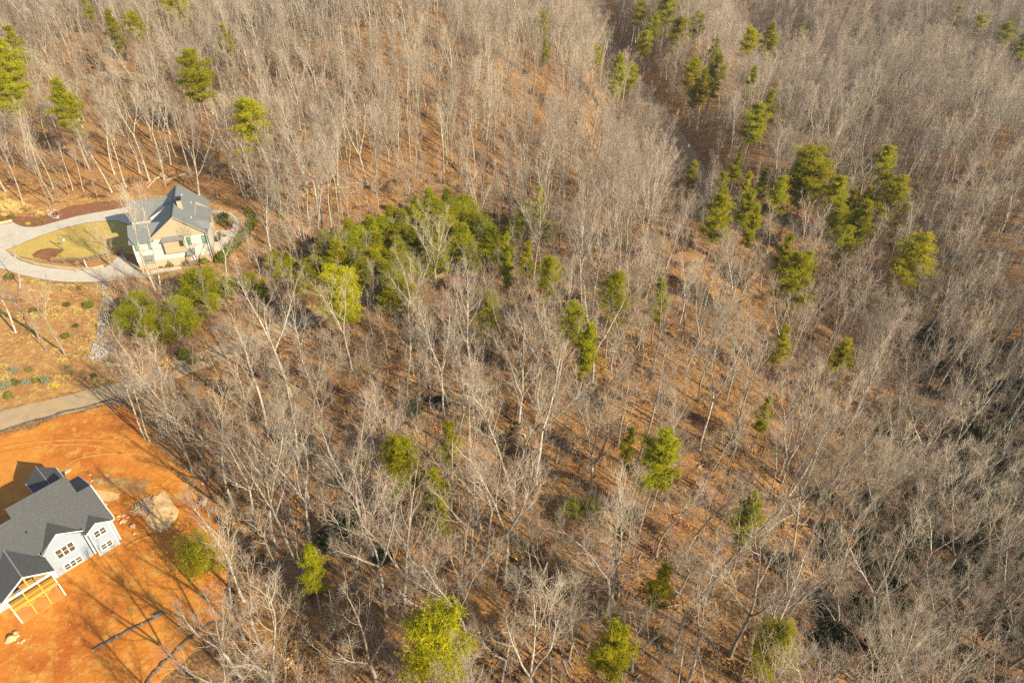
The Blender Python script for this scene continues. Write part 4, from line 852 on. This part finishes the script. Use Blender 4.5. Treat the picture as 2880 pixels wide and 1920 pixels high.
silt_fence([g3(860, 1280), g3(1000, 1200), g3(1080, 1160), g3(1200, 1090), g3(1310, 1040), g3(1415, 985)], 'short sagging black silt fence on the clay below the new house', .45, .08)
silt_fence([g3(1420, 990), g3(1515, 938)], 'torn loose end of black silt fence on the clay lot', .6, .4)
silt_fence([g3(1300, 1660), g3(1420, 1480), g3(1500, 1400), g3(1600, 1310), g3(1700, 1200), g3(1780, 1140), g3(1880, 1060), g3(1980, 1010)], 'outer black silt fence running under the bare trees', .42, .08)
def rock_mesh(seed, n=1):
    rg = np.random.default_rng(seed); bm = bmesh.new(); bmesh.ops.create_icosphere(bm, subdivisions=2, radius=.5)
    s = rg.uniform(.7, 1.2, 3)*[1, 1, .75]; ph = rg.uniform(0, 6, 6)
    for v in bm.verts:
        c = v.co.copy(); d = 1+.16*math.sin(c.x*6+ph[0])+.14*math.sin(c.y*7+ph[1])+.12*math.sin(c.z*8+ph[2])+rg.normal(0, .03)
        for k in range(3):
            nrm = Vector(np.array([math.sin(ph[k]*3), math.cos(ph[k]*2), math.sin(ph[k]*5)])).normalized(); q = c.dot(nrm)
            if q > .30: c -= nrm*(q-.30)
        v.co = Vector((c.x*s[0]*d, c.y*s[1]*d, c.z*s[2]*d))
    me = bpy.data.meshes.new('boulder'); bm.to_mesh(me); bm.free(); return me
RK = [rock_mesh(i) for i in range(5)]
for r in RK: r.materials.append(M['rock'])
def place(name, me, fx, fy, s, label, cat, group=None, rz=None, sink=0., z=None):
    g = at(fx, fy); o = obj(name, me); o.location = (g[0], g[1], float(TZ(g[0], g[1]))-sink); o.rotation_euler.z = R_.random()*6.28 if rz is None else rz
    o.scale = (s, s, s) if np.isscalar(s) else s; return tag(o, label, cat, group)
px_m = lambda fx, fy, w_: w_*np.linalg.norm(at(fx, fy)-CAM)/F
for (a, b_, w_, lab, Zf) in [(605, 805, 90, 'flat pale boulder behind the rear wing of the new house', g2), (825, 838, 34, 'round boulder at the corner of the pale clay terrace', g2), (842, 892, 40, 'orange boulder beside the roof edge and terrace', g2), (975, 1105, 34, 'lone small boulder by the concrete apron', g2),
    (1088, 1218, 40, 'boulder at the upper left of the rock cluster', g2), (1082, 1248, 30, 'boulder at the lower left of the rock cluster', g2), (1138, 1208, 36, 'topmost boulder of the rock cluster', g2), (1135, 1262, 50, 'largest boulder of the rock cluster', g2), (1175, 1222, 32, 'boulder at the right of the rock cluster', g2), (1165, 1250, 28, 'small boulder tucked beside the largest rock of the cluster', g2),
    (1225, 1312, 64, 'big split orange boulder below the rock cluster', g2), (1232, 1372, 46, 'low boulder under the big split boulder', g2), (1265, 1375, 22, 'small stone beside the low boulder', g2), (1350, 1325, 26, 'stone at the lower left edge of the gravel pad', g2), (1380, 1358, 24, 'stone just below the gravel pad', g2), (1405, 1395, 26, 'lowest stone under the gravel pad', g2),
    (92, 1175, 95, 'large pale boulder at the bottom left corner of the lot', g3), (140, 1112, 62, 'boulder behind the large pale boulder', g3), (148, 1145, 48, 'boulder wedged right of the large pale boulder', g3), (205, 1195, 46, 'small flat boulder right of the pale boulder pile', g3), (172, 1195, 24, 'pebble-like stone between the small flat boulder and pile', g3)]:
    fx, fy = Zf(a, b_); w0 = px_m(fx, fy, w_/3.267); place('boulder', R_.choice(RK), fx, fy, (w0*1.05, w0*.9, w0*.8), lab, 'boulder', 'boulders on the clay lot', sink=-w0*.08)
# many small stones as one mass each
def stones(name, P, n, smin, smax, m, label, cat, lift=.0):
    rg = np.random.default_rng(n); P_ = np.array(P); V = []; Fs = []; base = 0
    bm = bmesh.new(); bmesh.ops.create_icosphere(bm, subdivisions=1, radius=.5); v0 = np.array([v.co[:] for v in bm.verts]); f0 = np.array([[v.index for v in f.verts] for f in bm.faces]); bm.free()
    k = 0
    while k < n:
        x, y = rg.uniform(P_[:, 0].min(), P_[:, 0].max()), rg.uniform(P_[:, 1].min(), P_[:, 1].max())
        if not inpoly(np.array([x]), np.array([y]), P)[0]: continue
        s = rg.uniform(smin, smax)*rg.uniform(.6, 1.); v = v0*s*rg.uniform(.6, 1.3, 3)*[1, 1, .7]*(1+rg.normal(0, .12, (len(v0), 1))); V.append(v+[x, y, float(TZ(x, y))+lift+s*.15]); Fs.append(f0+base); base += len(v0); k += 1
    o = obj(name, npmesh(name, np.concatenate(V), [np.concatenate(Fs)], m)); return tag(o, label, cat, kind='stuff')
CH = world_poly([g1(862, 960), g1(905, 975), g1(910, 1060), g1(1000, 1120), g1(1010, 1200), g1(930, 1230), g1(900, 1300), g1(890, 1400), g1(960, 1440), g1(1000, 1540), g1(850, 1610), g1(740, 1600), g1(790, 1500), g1(820, 1400), g1(840, 1280), g1(850, 1150), g1(875, 1080)])
stones('rip_rap', CH, 900, .25, .75, M['white_rock'], 'pale broken stones lining the drainage channel', 'stones', .05)
stones('rip_rap', world_poly([g5(740, 170), g5(850, 150), g5(960, 190), g5(1000, 240), g5(960, 300), g5(850, 310), g5(760, 260)]), 130, .15, .45, M['white_rock'], 'pale stones heaped round the drain mouth in the mulch bed', 'stones', .05)
stones('clay_clods', rag(P_LOT, 2, .1, 1), 1500, .05, .22, M['rock'], 'loose clods and pebbles strewn over the clay', 'clods', .1)
fx, fy = g5(905, 245); g = at(fx, fy); t = empty('drain_mouth', (g[0], g[1], 0), .4, 'red-brown drain mouth set in pale stones', 'drain'); MB().box(-.6, .6, -.4, .4, 0, .75).build('headwall', M['brick'], t); MB().bar((0, -.46, .4), (0, -.41, .4), .22, 8).build('pipe_end', M['black'], t)
# shrubs
BU = dict(olive=bush(80, 1.6, 1.1, 260, .25), sage=bush(81, 1.8, .9, 220, .3), yellow=bush(82, 1.5, 1., 260, .22), hedge=bush(83, 1.9, 1.35, 420, .28), grass=None)
BM_ = {k: npmesh(k+'_shrub', v[0], [v[1]], M[k if k != 'grass' else 'grass']) for k, v in BU.items() if v}
rg = np.random.default_rng(5); gp = np.zeros((1, 3))+rg.normal(0, .12, (40, 3))*[1, 1, 0]; gv, gf = tufts(rg, gp, 1.7, 9, .0, .025); gv[:, 2] = np.abs(gv[:, 2]); GR = npmesh('grass_tuft', gv, [gf], M['grass'])
for zf, L in ((g1, [(300, 1200, 60, 'olive', 'large olive shrub on the dry slope below the driveway'), (688, 1000, 42, 'olive', 'olive shrub next to the driveway shadow'), (572, 1142, 44, 'olive', 'green shrub in the middle of the golden grass'), (756, 1152, 56, 'hedge', 'bright green shrub left of the rock channel'), (646, 1320, 30, 'olive', 'small shrub low on the golden grass'), (560, 1410, 50, 'olive', 'yellow-green shrub low on the dry slope'), (370, 968, 38, 'yellow', 'yellow shrub right under the driveway edge'), (272, 945, 26, 'yellow', 'small yellow shrub under the driveway edge'), (180, 930, 32, 'yellow', 'yellow shrub behind the bare trunks at the left'), (82, 915, 60, 'olive', 'tall olive shrub at the left end of the driveway edge'),
     (100, 400, 40, 'olive', 'round green shrub by the ornamental grasses'), (240, 455, 30, 'yellow', 'low yellow-green shrub on the mulch bed'), (310, 458, 26, 'olive', 'tiny shrub on the mulch bed'), (373, 440, 24, 'olive', 'tiny shrub near the driveway on mulch'), (5, 412, 36, 'olive', 'green shrub at the left picture edge above the drive'), (1905, 400, 70, 'olive', 'olive shrub mound inside the garden path loop'), (1925, 470, 70, 'olive', 'tawny shrub mound by the red pot'), (1880, 445, 50, 'olive', 'small shrub mound by the patio'), (1590, 790, 60, 'olive', 'shrub at the foot of the side door steps'), (1740, 775, 80, 'olive', 'olive shrub against the stone base corner'), (1440, 805, 60, 'hedge', 'green shrub along the stone base'), (1370, 815, 40, 'olive', 'brownish shrub along the stone base'),
     (510, 720, 30, 'yellow', 'orange-leaved shrub on the mulch island'), (2105, 335, 60, 'yellow', 'bright yellow shrub at the top of the hedge')]),
    (gB, [(45, 455, 54, 'sage', 'grey-green rosette plant at the left picture edge above the road'), (110, 438, 46, 'olive', 'green mound between two grey-green plants'), (182, 433, 44, 'sage', 'grey-green plant in the middle of the planted row'), (242, 425, 36, 'olive', 'small green mound in the planted row'), (315, 420, 52, 'sage', 'grey-green plant at the right end of the planted row'), (380, 462, 42, 'yellow', 'yellow-green globe shrub near the road'), (65, 528, 50, 'olive', 'dark olive globe shrub beside the gravel road'), (100, 350, 46, 'sage', 'dull sprawling plant above the planted row'), (205, 348, 34, 'olive', 'dull small plant above the planted row'), (458, 115, 38, 'olive', 'round green shrub right of the pale trunks'), (528, 42, 28, 'olive', 'small shrub above the rock channel'), (745, 310, 34, 'hedge', 'green shrub at the foot of the rock channel'), (650, 388, 34, 'olive', 'small shrub by the road bend'), (1275, 250, 70, 'hedge', 'bright green bush in front of the gravel road'), (1330, 290, 60, 'olive', 'dull green bush in front of the gravel road')])):
    k = 3.016 if zf is g1 else 2.45
    for a, b_, w_, kind, lab in L:
        fx, fy = zf(a, b_); s = px_m(fx, fy, w_/k)/1.6; place(kind.replace('hedge', 'green').replace('sage', 'grey_green')+'_shrub', BM_[kind], fx, fy, (s, s, s*.9), lab, 'shrub', 'garden shrubs')
hd = [g1(*p) for p in [(2118, 375), (2138, 405), (2140, 440), (2128, 475), (2112, 508), (2095, 540), (2070, 572), (2040, 600), (2010, 625), (1985, 650), (1960, 675), (1935, 700), (1910, 722), (1890, 745), (1865, 770)]]
g = at(*hd[7]); he = empty('hedge', (g[0], g[1], 0), 0, 'curved green hedge sweeping round the farmhouse garden', 'hedge')
for p in hd:
    q = at(*p); o = obj('foliage', BM_['hedge'], he); o.location = (q[0]-g[0], q[1]-g[1], 0); o.rotation_euler.z = R_.random()*6; s = R_.uniform(1.15, 1.4); o.scale = (s, s, s)
for i, (a, b_, s) in enumerate([(45, 345, 1.5), (110, 368, 1.7), (150, 345, 1.4), (60, 290, 1.2), (205, 340, 1.2), (240, 330, 1.), (300, 372, .9), (20, 250, 1.1), (340, 385, .8), (-30, 300, 1.4), (95, 300, 1.1), (180, 305, 1.)]):
    fx, fy = g1(a, b_); place('ornamental_grass', GR, fx, fy, s, 'pale yellow plume grass above the driveway', 'grass', 'plume grasses above the driveway')
fx, fy = g3(1920, 560); g = at(fx, fy); a_, c_ = pine(790, 6, .02, 8.5, 1100, .45, 'round', .09, 0, 14)
t = empty('feathery_tree', (g[0], g[1], g[2]), 0, 'feathery yellow-green young tree spreading over the clay lot edge', 'tree'); obj('trunk', npmesh('trunk', a_[0], [a_[1]], M['pbark']), t); obj('crown', npmesh('crown', c_[0], [c_[1]], M['needle']), t)
# evergreen thickets in the creek hollow
for i, (dx, dy, s, w_) in enumerate([(1790, 1300, 1.0, 'below the leaning yellow-green pine'), (1352, 915, .8, 'on the central slope beside trunks'), (1378, 935, .6, 'right behind its twin on the central slope'), (2000, 1165, 1.1, 'on brown leaves above the creek'), (2052, 1330, 1.3, 'in the middle of the creek thicket'), (2110, 1230, 1.4, 'beneath fan-shaped bare crowns'), (2250, 1270, 1.5, 'at the right bank of the creek'), (2200, 1330, 1.3, 'by the dead white snag'), (1970, 1420, 1., 'at the foot of the lower thicket'), (2300, 1180, 1.4, 'near the right picture edge'), (2190, 1110, 1.2, 'over the dark creek bed'), (950, 945, .8, 'low between trunks on the brown slope'), (765, 1245, 1.2, 'left of two long pale trunks'), (800, 1200, .9, 'behind two long pale trunks'), (880, 1280, .8, 'right of two long pale trunks'), (1015, 930, .8, 'by the leaning pale log tree'), (2140, 770, 1.1, 'in the head of the creek hollow'), (2030, 1000, .9, 'on the ridge shoulder'), (2120, 1480, 1.2, 'near the lower right corner'), (2320, 1450, 1.3, 'in the lower right corner'), (1900, 1520, 1., 'at the bottom edge right of the last pine'), (2330, 900, 1.3, 'high at the right picture edge'), (2260, 1010, 1.2, 'between creek and right edge'), (470, 700, .8, 'in the olive pine strip')]):
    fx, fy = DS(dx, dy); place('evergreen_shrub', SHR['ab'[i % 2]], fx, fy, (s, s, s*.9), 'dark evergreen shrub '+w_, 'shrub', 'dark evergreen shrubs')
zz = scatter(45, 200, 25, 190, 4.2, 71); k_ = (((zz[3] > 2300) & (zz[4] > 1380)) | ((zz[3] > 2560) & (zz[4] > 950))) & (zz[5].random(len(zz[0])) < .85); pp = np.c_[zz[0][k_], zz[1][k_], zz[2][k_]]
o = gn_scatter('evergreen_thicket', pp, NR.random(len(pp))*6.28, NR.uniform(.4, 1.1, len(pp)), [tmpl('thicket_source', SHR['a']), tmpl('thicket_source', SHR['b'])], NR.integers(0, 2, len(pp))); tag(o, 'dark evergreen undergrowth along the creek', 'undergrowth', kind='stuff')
# dry grass on the slopes
gr = []; rgl = np.random.default_rng(77)
for P in (world_poly(SLOPE), world_poly([g1(0, 150), g1(400, 200), g1(900, 225), g1(1090, 215), g1(1080, 260), g1(800, 265), g1(500, 310), g1(100, 360), g1(0, 330)])):
    A_ = np.array(P); lo, hi = A_.min(0), A_.max(0); lo = np.maximum(lo, -110); c_ = 0
    while c_ < 900:
        a, b_ = rgl.uniform(lo, hi); c_ += 1
        if inpoly(np.array([a]), np.array([b_]), P)[0] and math.sin(a*.5+2)+math.sin(b_*.6)+rgl.normal(0, .6) > .1: gr.append((a, b_, float(TZ(a, b_))))
gr = np.array(gr); o = gn_scatter('dry_grass', gr, NR.random(len(gr))*6.28, NR.uniform(.2, .55, len(gr)), [tmpl('grass_source', GR)], np.zeros(len(gr), int)); tag(o, 'golden dry grass tufts on the bare slopes', 'grass', kind='stuff')
# fence, walls, posts by the lawn
fp_ = [at(*g5(*p))[:2] for p in [(830, 1012), (1020, 1012), (1210, 998), (1400, 975), (1560, 945), (1720, 915), (1870, 872), (1950, 835)]]
fe = empty('rail_fence', (fp_[0][0], fp_[0][1], .14), 0, 'dark three-rail wooden fence along the lower edge of the lawn', 'fence'); o_ = fp_[0]
L3 = lambda p, z: (p[0]-o_[0], p[1]-o_[1], z)
for i, p in enumerate(fp_):
    MB().bar(L3(p, -.1), L3(p, 1.35), .085).build('post', M['deckwood'], fe)
    if i:
        for z_ in (.35, .75, 1.15): MB().bar(L3(fp_[i-1], z_), L3(p, z_), .055).build('rail', M['deckwood'], fe)
def low_wall(pts, h, th, m, label, name='retaining_wall', blk=.9):
    P = [np.array(at(*p)[:2]) for p in pts]; e = empty(name, (P[0][0], P[0][1], 0), 0, label, 'wall'); o0 = P[0]; b = MB(); rg = np.random.default_rng(3); n_ = 0
    for a, c in zip(P[:-1], P[1:]):
        n = max(1, int(np.linalg.norm(c-a)/blk)); t = unit(c-a); nr = np.array([-t[1], t[0]])
        for i in range(n):
            for lv in range(2):
                p = a+(c-a)*(i/n)-o0; q = a+(c-a)*((i+.94)/n)-o0; j = rg.uniform(-.04, .04); z0 = lv*h/2; w_ = th/2+j
                b.add([(*(p-nr*w_), z0), (*(q-nr*w_), z0), (*(q+nr*w_), z0), (*(p+nr*w_), z0), (*(p-nr*w_), z0+h/2-.02), (*(q-nr*w_), z0+h/2-.02), (*(q+nr*w_), z0+h/2-.02), (*(p+nr*w_), z0+h/2-.02)], [(0, 3, 2, 1), (4, 5, 6, 7), (0, 1, 5, 4), (1, 2, 6, 5), (2, 3, 7, 6), (3, 0, 4, 7)])
    tag(b.build('stones', m, e), kind='stuff')
low_wall([g5(*p) for p in [(205, 895), (350, 968), (560, 1035), (900, 1092), (1200, 1118), (1480, 1106), (1640, 1070)]], .7, .35, M['stone'], 'low curved stone wall between lawn bank and lower driveway')
low_wall([g5(*p) for p in [(-300, 450), (0, 398), (205, 358)]], .6, .4, M['stake'], 'straight tan timber wall above the upper driveway')
low_wall([g5(*p) for p in [(1930, 890), (2000, 1010), (2170, 1110), (2270, 1165)]], .8, .3, M['stone'], 'stone wall stepping down beside the parking strip')
low_wall([g1(*p) for p in [(1790, 712), (1850, 705), (1930, 655), (1995, 602), (2022, 540)]], .5, .35, M['stone'], 'curved stone edge of the farmhouse patio')
g = at(*g5(1012, 815)); t = empty('lamp_post', (g[0], g[1], .1), .3, 'dark wooden post with white lantern on the mulch island', 'post'); MB().bar((0, 0, 0), (0, 0, 4.4), .1).build('pole', M['deckwood'], t); MB().bar((0, 0, 3.3), (.9, 0, 3.3), .05).build('arm', M['deckwood'], t); MB().box(.75, 1.05, -.15, .15, 2.7, 3.15).build('lantern', M['white'], t)
g = at(*g5(1370, 1075)); t = empty('marker_pipe', (g[0], g[1], .05), -.3, 'short white pipe standing on the bank below the fence', 'pipe'); MB().bar((0, 0, 0), (-.1, .1, 1.9), .09, 8).build('pipe', M['white'], t); MB().bar((-.1, .1, 1.9), (-.1, .1, 2.), .12, 8).build('cap', M['metal'], t)
g = at(*g1(1945, 500)); pot = MB(); 
for k in range(4): pot.bar((0, 0, k*.15), (0, 0, k*.15+.15), .22+.06*k, 10, .28+.06*k)
pot = pot.build('flower_pot', M['red']); pot.location = (g[0], g[1], .17); pot.scale = (1.1, 1.1, 1.1); tag(pot, 'red pot at the inner corner of the garden path', 'pot')
# patio furniture
g = at(*g1(1870, 570)); tb = empty('patio_table', (g[0], g[1], .17), .2, 'round dark table on the farmhouse patio', 'table'); MB().bar((0, 0, .68), (0, 0, .74), .5, 14).build('table_top', M['furn'], tb); MB().bar((0, 0, 0), (0, 0, .68), .06, 8).build('pedestal', M['furn'], tb); MB().bar((0, 0, 0), (0, 0, .05), .25, 10).build('foot', M['furn'], tb)
for i, (an, lab) in enumerate(((.4, 'dark patio chair right of the table'), (2., 'dark patio chair behind the table'), (3.5, 'dark patio chair nearest the farmhouse wall'), (5., 'dark patio chair in front of the table'))):
    c = empty('patio_chair', (g[0]+math.cos(an)*1.25, g[1]+math.sin(an)*1.25, .17), an-math.pi/2, lab, 'chair', 'patio chairs')
    MB().box(-.28, .28, -.28, .28, .38, .48).build('seat', M['furn'], c); MB().box(-.28, .28, .24, .32, .481, 1.).build('backrest', M['furn'], c)
    for x in (-.25, .25):
        for y in (-.24, .24): MB().box(x-.03, x+.03, y-.03, y+.03, 0, .38).build('leg', M['furn'], c)
g = at(*g1(1850, 600)); t = empty('grill', (g[0], g[1], .17), .5, 'black covered grill on the patio beside the wall', 'grill'); MB().box(-.6, .6, -.3, .3, .15, .9).build('body', M['black'], t); MB().bar((-.5, 0, .92), (.5, 0, .92), .22, 8).build('hood', M['furn'], t)
for x in (-.5, .5): MB().bar((x, -.32, .08), (x, .32, .08), .06, 8).build('wheel', M['black'], t)
# logs, stumps and brush piles
LOGS = [(gC, (520, 78), (700, 60), 'pale log lying highest in the cut timber uphill of the pine thicket'), (gC, (610, 36), (790, 44), 'pale log beyond the highest cut timber'), (gC, (640, 110), (740, 80), 'short log crossing the cut timber'), (gC, (1500, 790), (1720, 875), 'grey fallen tree pointing at the layered olive pine'), (gC, (1900, 868), (2230, 850), 'long pale fallen trunk behind the slanting pine'),
        (gC, (775, 1365), (895, 1280), 'broken yellow log end on the shaded slope'), (g1, (440, 88), (552, 132), 'short pale log on the hillside behind the driveway'), (gA, (1010, 1300), (1130, 1180), 'thin pale trunk leaning on the ground behind the farmhouse roof'), (gA, (1150, 1245), (1310, 1182), 'thin fallen trunk beside the large forked tree'), (gA, (1060, 1240), (1190, 1190), 'slim fallen stem behind the farmhouse ridge'),
        (gA, (0, 240), (85, 262), 'pale felled log at the left picture edge on the hill'), (gA, (0, 262), (70, 290), 'second felled log at the left picture edge'), (gF, (235, 962), (292, 968), 'short yellow log in the right thicket'), (gF, (1740, 1285), (1810, 1280), 'pale log over the dark creek hollow'), (gD, (2230, 1050), (2340, 1025), 'grey log left of the creek slope'),
        (gD, (1470, 1260), (1600, 1480), 'dark rotting trunk low in the central glade'), (gD, (1530, 1420), (1580, 1560), 'dark broken trunk beside the rotting trunk'), (gE, (555, 540), (900, 270), 'long grey tree fallen across the brown leaf patch'), (gE, (690, 465), (960, 490), 'limb lying across the brown leaf patch'), (gE, (870, 480), (1110, 660), 'dark fallen trunk sloping down from the leaf patch'), (g1, (2020, 655), (2200, 790), 'dark rotten trunk right of the hedge end'), (gC, (860, 660), (890, 745), 'bleached broken stem by the road bend'), (gC, (925, 660), (950, 740), 'second bleached broken stem by the road bend')]
for zf, a, b_, lab in LOGS:
    p = at(*zf(*a)); q = at(*zf(*b_)); d = np.linalg.norm(q-p); rg = np.random.default_rng(int(d*100)); r = .12+.007*d
    pts = np.linspace(p, q, 5)+rg.normal(0, .05*d/4, (5, 3))*[1, 1, 0]; pts[:, 2] = TZ(pts[:, 0], pts[:, 1])+r*.7; rel = pts-pts[0]
    polys = [(rel, r*np.linspace(1, .45, 5), 7)]
    t = empty('fallen_log', tuple(pts[0]), 0, lab, 'log', 'fallen logs')
    v, f = tubes(polys); obj('stem', npmesh('stem', v, [f], M['log'], True), t)
    br = [(polyline(rg, sample(rel, u)[0], np.array([rg.normal(), rg.normal(), .7]), d*.16, 3, .15, 0), np.linspace(r*.3, r*.1, 4), 4) for u in rg.uniform(.4, .95, 4)]
    for b1 in br:
        v, f = tubes([b1]); obj('broken_branch', npmesh('broken_branch', v, [f], M['log'], True), t)
def pile(fx, fy, W, Hh, n, m, label, dark=False):
    g = at(fx, fy); rg = np.random.default_rng(int(fx)); P = []
    for i in range(n):
        a = rg.random()*6.28; r_ = rg.random()**.6*W/2; z0 = rg.random()*Hh*(1-r_/W*1.6); c = np.array([math.cos(a)*r_, math.sin(a)*r_, max(0, z0)]); d = unit(np.array([rg.normal(), rg.normal(), rg.normal()*.25])); L_ = W*rg.uniform(.2, .45)
        P.append((np.array([c-d*L_/2, c+rg.normal(0, .05, 3), c+d*L_/2]), rg.uniform(.02, .09)*np.array([1, .9, .6]), 4))
    v, f = tubes(P); o = obj('brush_pile', npmesh('brush_pile', v, [f], m)); o.location = (g[0], g[1], g[2]+.05); tag(o, label, 'brush pile')
pile(*gD(1245, 860), 5.5, 1.5, 260, M['pbark'], 'dark heap of dead branches on the central glade')
pile(*g2(1100, 165), 4, .8, 120, M['pbark'], 'dark branches heaped at the end of the road fence')
pile(*g2(1335, 1130), 3.5, .8, 160, M['log'], 'grey sticks heaped left of the gravel pad')
pile(*gC(1190, 1150), 5, 1.4, 160, M['pbark'], 'dark brush heap in the shade near the leaning tree')
g = at(*g2(1872, 1105)); P_ = []; rg = np.random.default_rng(8)
for i in range(14): P_.append((polyline(rg, np.zeros(3)+[0, 0, .35], np.array([rg.normal(), rg.normal(), abs(rg.normal())*.6]), 1.3, 3, .3, .1), np.array([.14, .1, .06, .02]), 5))
P_.append((np.array([[0, 0, 0], [.1, 0, .5], [.5, .4, .9]]), np.array([.45, .4, .3]), 8)); v, f = tubes(P_); o = obj('stump', npmesh('stump', v, [f], M['pbark'])); o.location = tuple(g); tag(o, 'uprooted dark stump with roots on the shaded clay', 'stump')
g = at(*gF(38, 42)); t = empty('white_marker', tuple(g), 0, 'tiny white marker sign beside the wooded road', 'sign'); MB().box(-.5, .5, -.05, .05, .5, 1.5).build('panel', M['white'], t); MB().box(-.06, .06, -.04, .04, 0, .5).build('post', M['white'], t)
# ------------------------------------------------------------------ make shared labels single out one thing
def ordn(i):
    o_ = ['leftmost', 'second', 'third', 'fourth', 'fifth', 'sixth', 'seventh', 'eighth', 'ninth', 'tenth', 'eleventh', 'twelfth', 'thirteenth', 'fourteenth', 'fifteenth', 'sixteenth', 'seventeenth', 'eighteenth', 'nineteenth', 'twentieth', 'twenty-first', 'twenty-second', 'twenty-third', 'twenty-fourth', 'twenty-fifth', 'twenty-sixth', 'twenty-seventh', 'twenty-eighth', 'twenty-ninth', 'thirtieth', 'thirty-first', 'thirty-second', 'thirty-third', 'thirty-fourth', 'thirty-fifth', 'thirty-sixth', 'thirty-seventh', 'thirty-eighth', 'thirty-ninth', 'fortieth', 'forty-first', 'forty-second', 'forty-third', 'forty-fourth', 'forty-fifth']
    return o_[i] if i < len(o_) else None
same = defaultdict(list)
for o in COL.objects:
    if o.parent is None and 'label' in o and 'category' in o and not o.get('kind'): same[o['label']].append(o)
for lab, L in same.items():
    if len(L) > 1:
        L.sort(key=lambda o: px_of((o.location[0], o.location[1], o.location[2]+2))[0])
        for i, o in enumerate(L):
            if ordn(i): o['label'] = ' '.join((lab+', '+(ordn(i) if i == 0 else ordn(i)+' from the left')).split()[:16])

# ------------------------------------------------------------------ air
hz = MB().box(-1520, 1520, -620, 1720, -75, 97).build('haze', M['white']); hz.data.materials.clear(); hm = bpy.data.materials.new('haze'); hm.use_nodes = True; hm.node_tree.nodes.clear()
pv = hm.node_tree.nodes.new('ShaderNodeVolumePrincipled'); pv.inputs['Color'].default_value = (.95, .93, .95, 1); pv.inputs['Density'].default_value = .00013; pv.inputs['Anisotropy'].default_value = .3
ho = hm.node_tree.nodes.new('ShaderNodeOutputMaterial'); hm.node_tree.links.new(pv.outputs[0], ho.inputs['Volume']); hz.data.materials.append(hm); hz['kind'] = 'stuff'; hz['label'] = 'thin pale winter haze over the far woods'

# ------------------------------------------------------------------ leaf drifts and sticks on the forest floor
M['drift'] = mat('loose_oak_leaves', (.40, .20, .06), (.26, .13, .045), 1.5, var=.5, c3=(.50, .32, .12), scale2=6)
M['drift2'] = mat('damp_leaves', (.13, .065, .03), (.20, .10, .04), 1.5, var=.4)
def flat_tufts(seed, W, n, size, m):
    rg = np.random.default_rng(seed); P = np.c_[rg.normal(0, W/2.6, (n, 2))*[1.5, .7], np.zeros(n)+.03]; v, f = tufts(rg, P, size, 2, .9, .4); v[:, 2] = np.clip(v[:, 2], .0, .22); return npmesh('leaf_drift', v, [f], m)
def sticks(seed):
    rg = np.random.default_rng(seed); L_ = []
    for i in range(7):
        a = rg.random()*6.28; c = np.array([rg.normal(0, .9), rg.normal(0, .9), .08]); L_.append((polyline(rg, c, np.array([math.cos(a), math.sin(a), .05]), rg.uniform(.6, 2.2), 3, .15, 0), rg.uniform(.02, .05)*np.linspace(1, .4, 4), 3))
    v, f = tubes(L_); return npmesh('sticks', v, [f], M['log'])
x, y, z, u, v, rg = scatter(-160, 190, 20, 230, 1.9, 91)
k_ = (v > 500) & (rg.random(len(x)) < .33+.4*(np.sin(x/5)*np.sin(y/4+x/9) > 0)); pp = np.c_[x[k_], y[k_], z[k_]]; n_ = len(pp)
tm = [tmpl('drift_source', flat_tufts(1, 1.6, 60, .38, M['drift'])), tmpl('drift_source', flat_tufts(2, 1.1, 45, .33, M['drift'])), tmpl('drift_source', flat_tufts(3, 1.8, 60, .4, M['drift2'])), tmpl('sticks_source', sticks(4)), tmpl('sticks_source', sticks(5))]
o = gn_scatter('leaf_drifts', pp, NR.random(n_)*6.28, NR.uniform(.5, 1.5, n_), tm, NR.choice(5, n_, p=[.28, .22, .3, .1, .1])); tag(o, 'loose leaves and broken sticks littering the forest floor', 'leaf litter', kind='stuff')
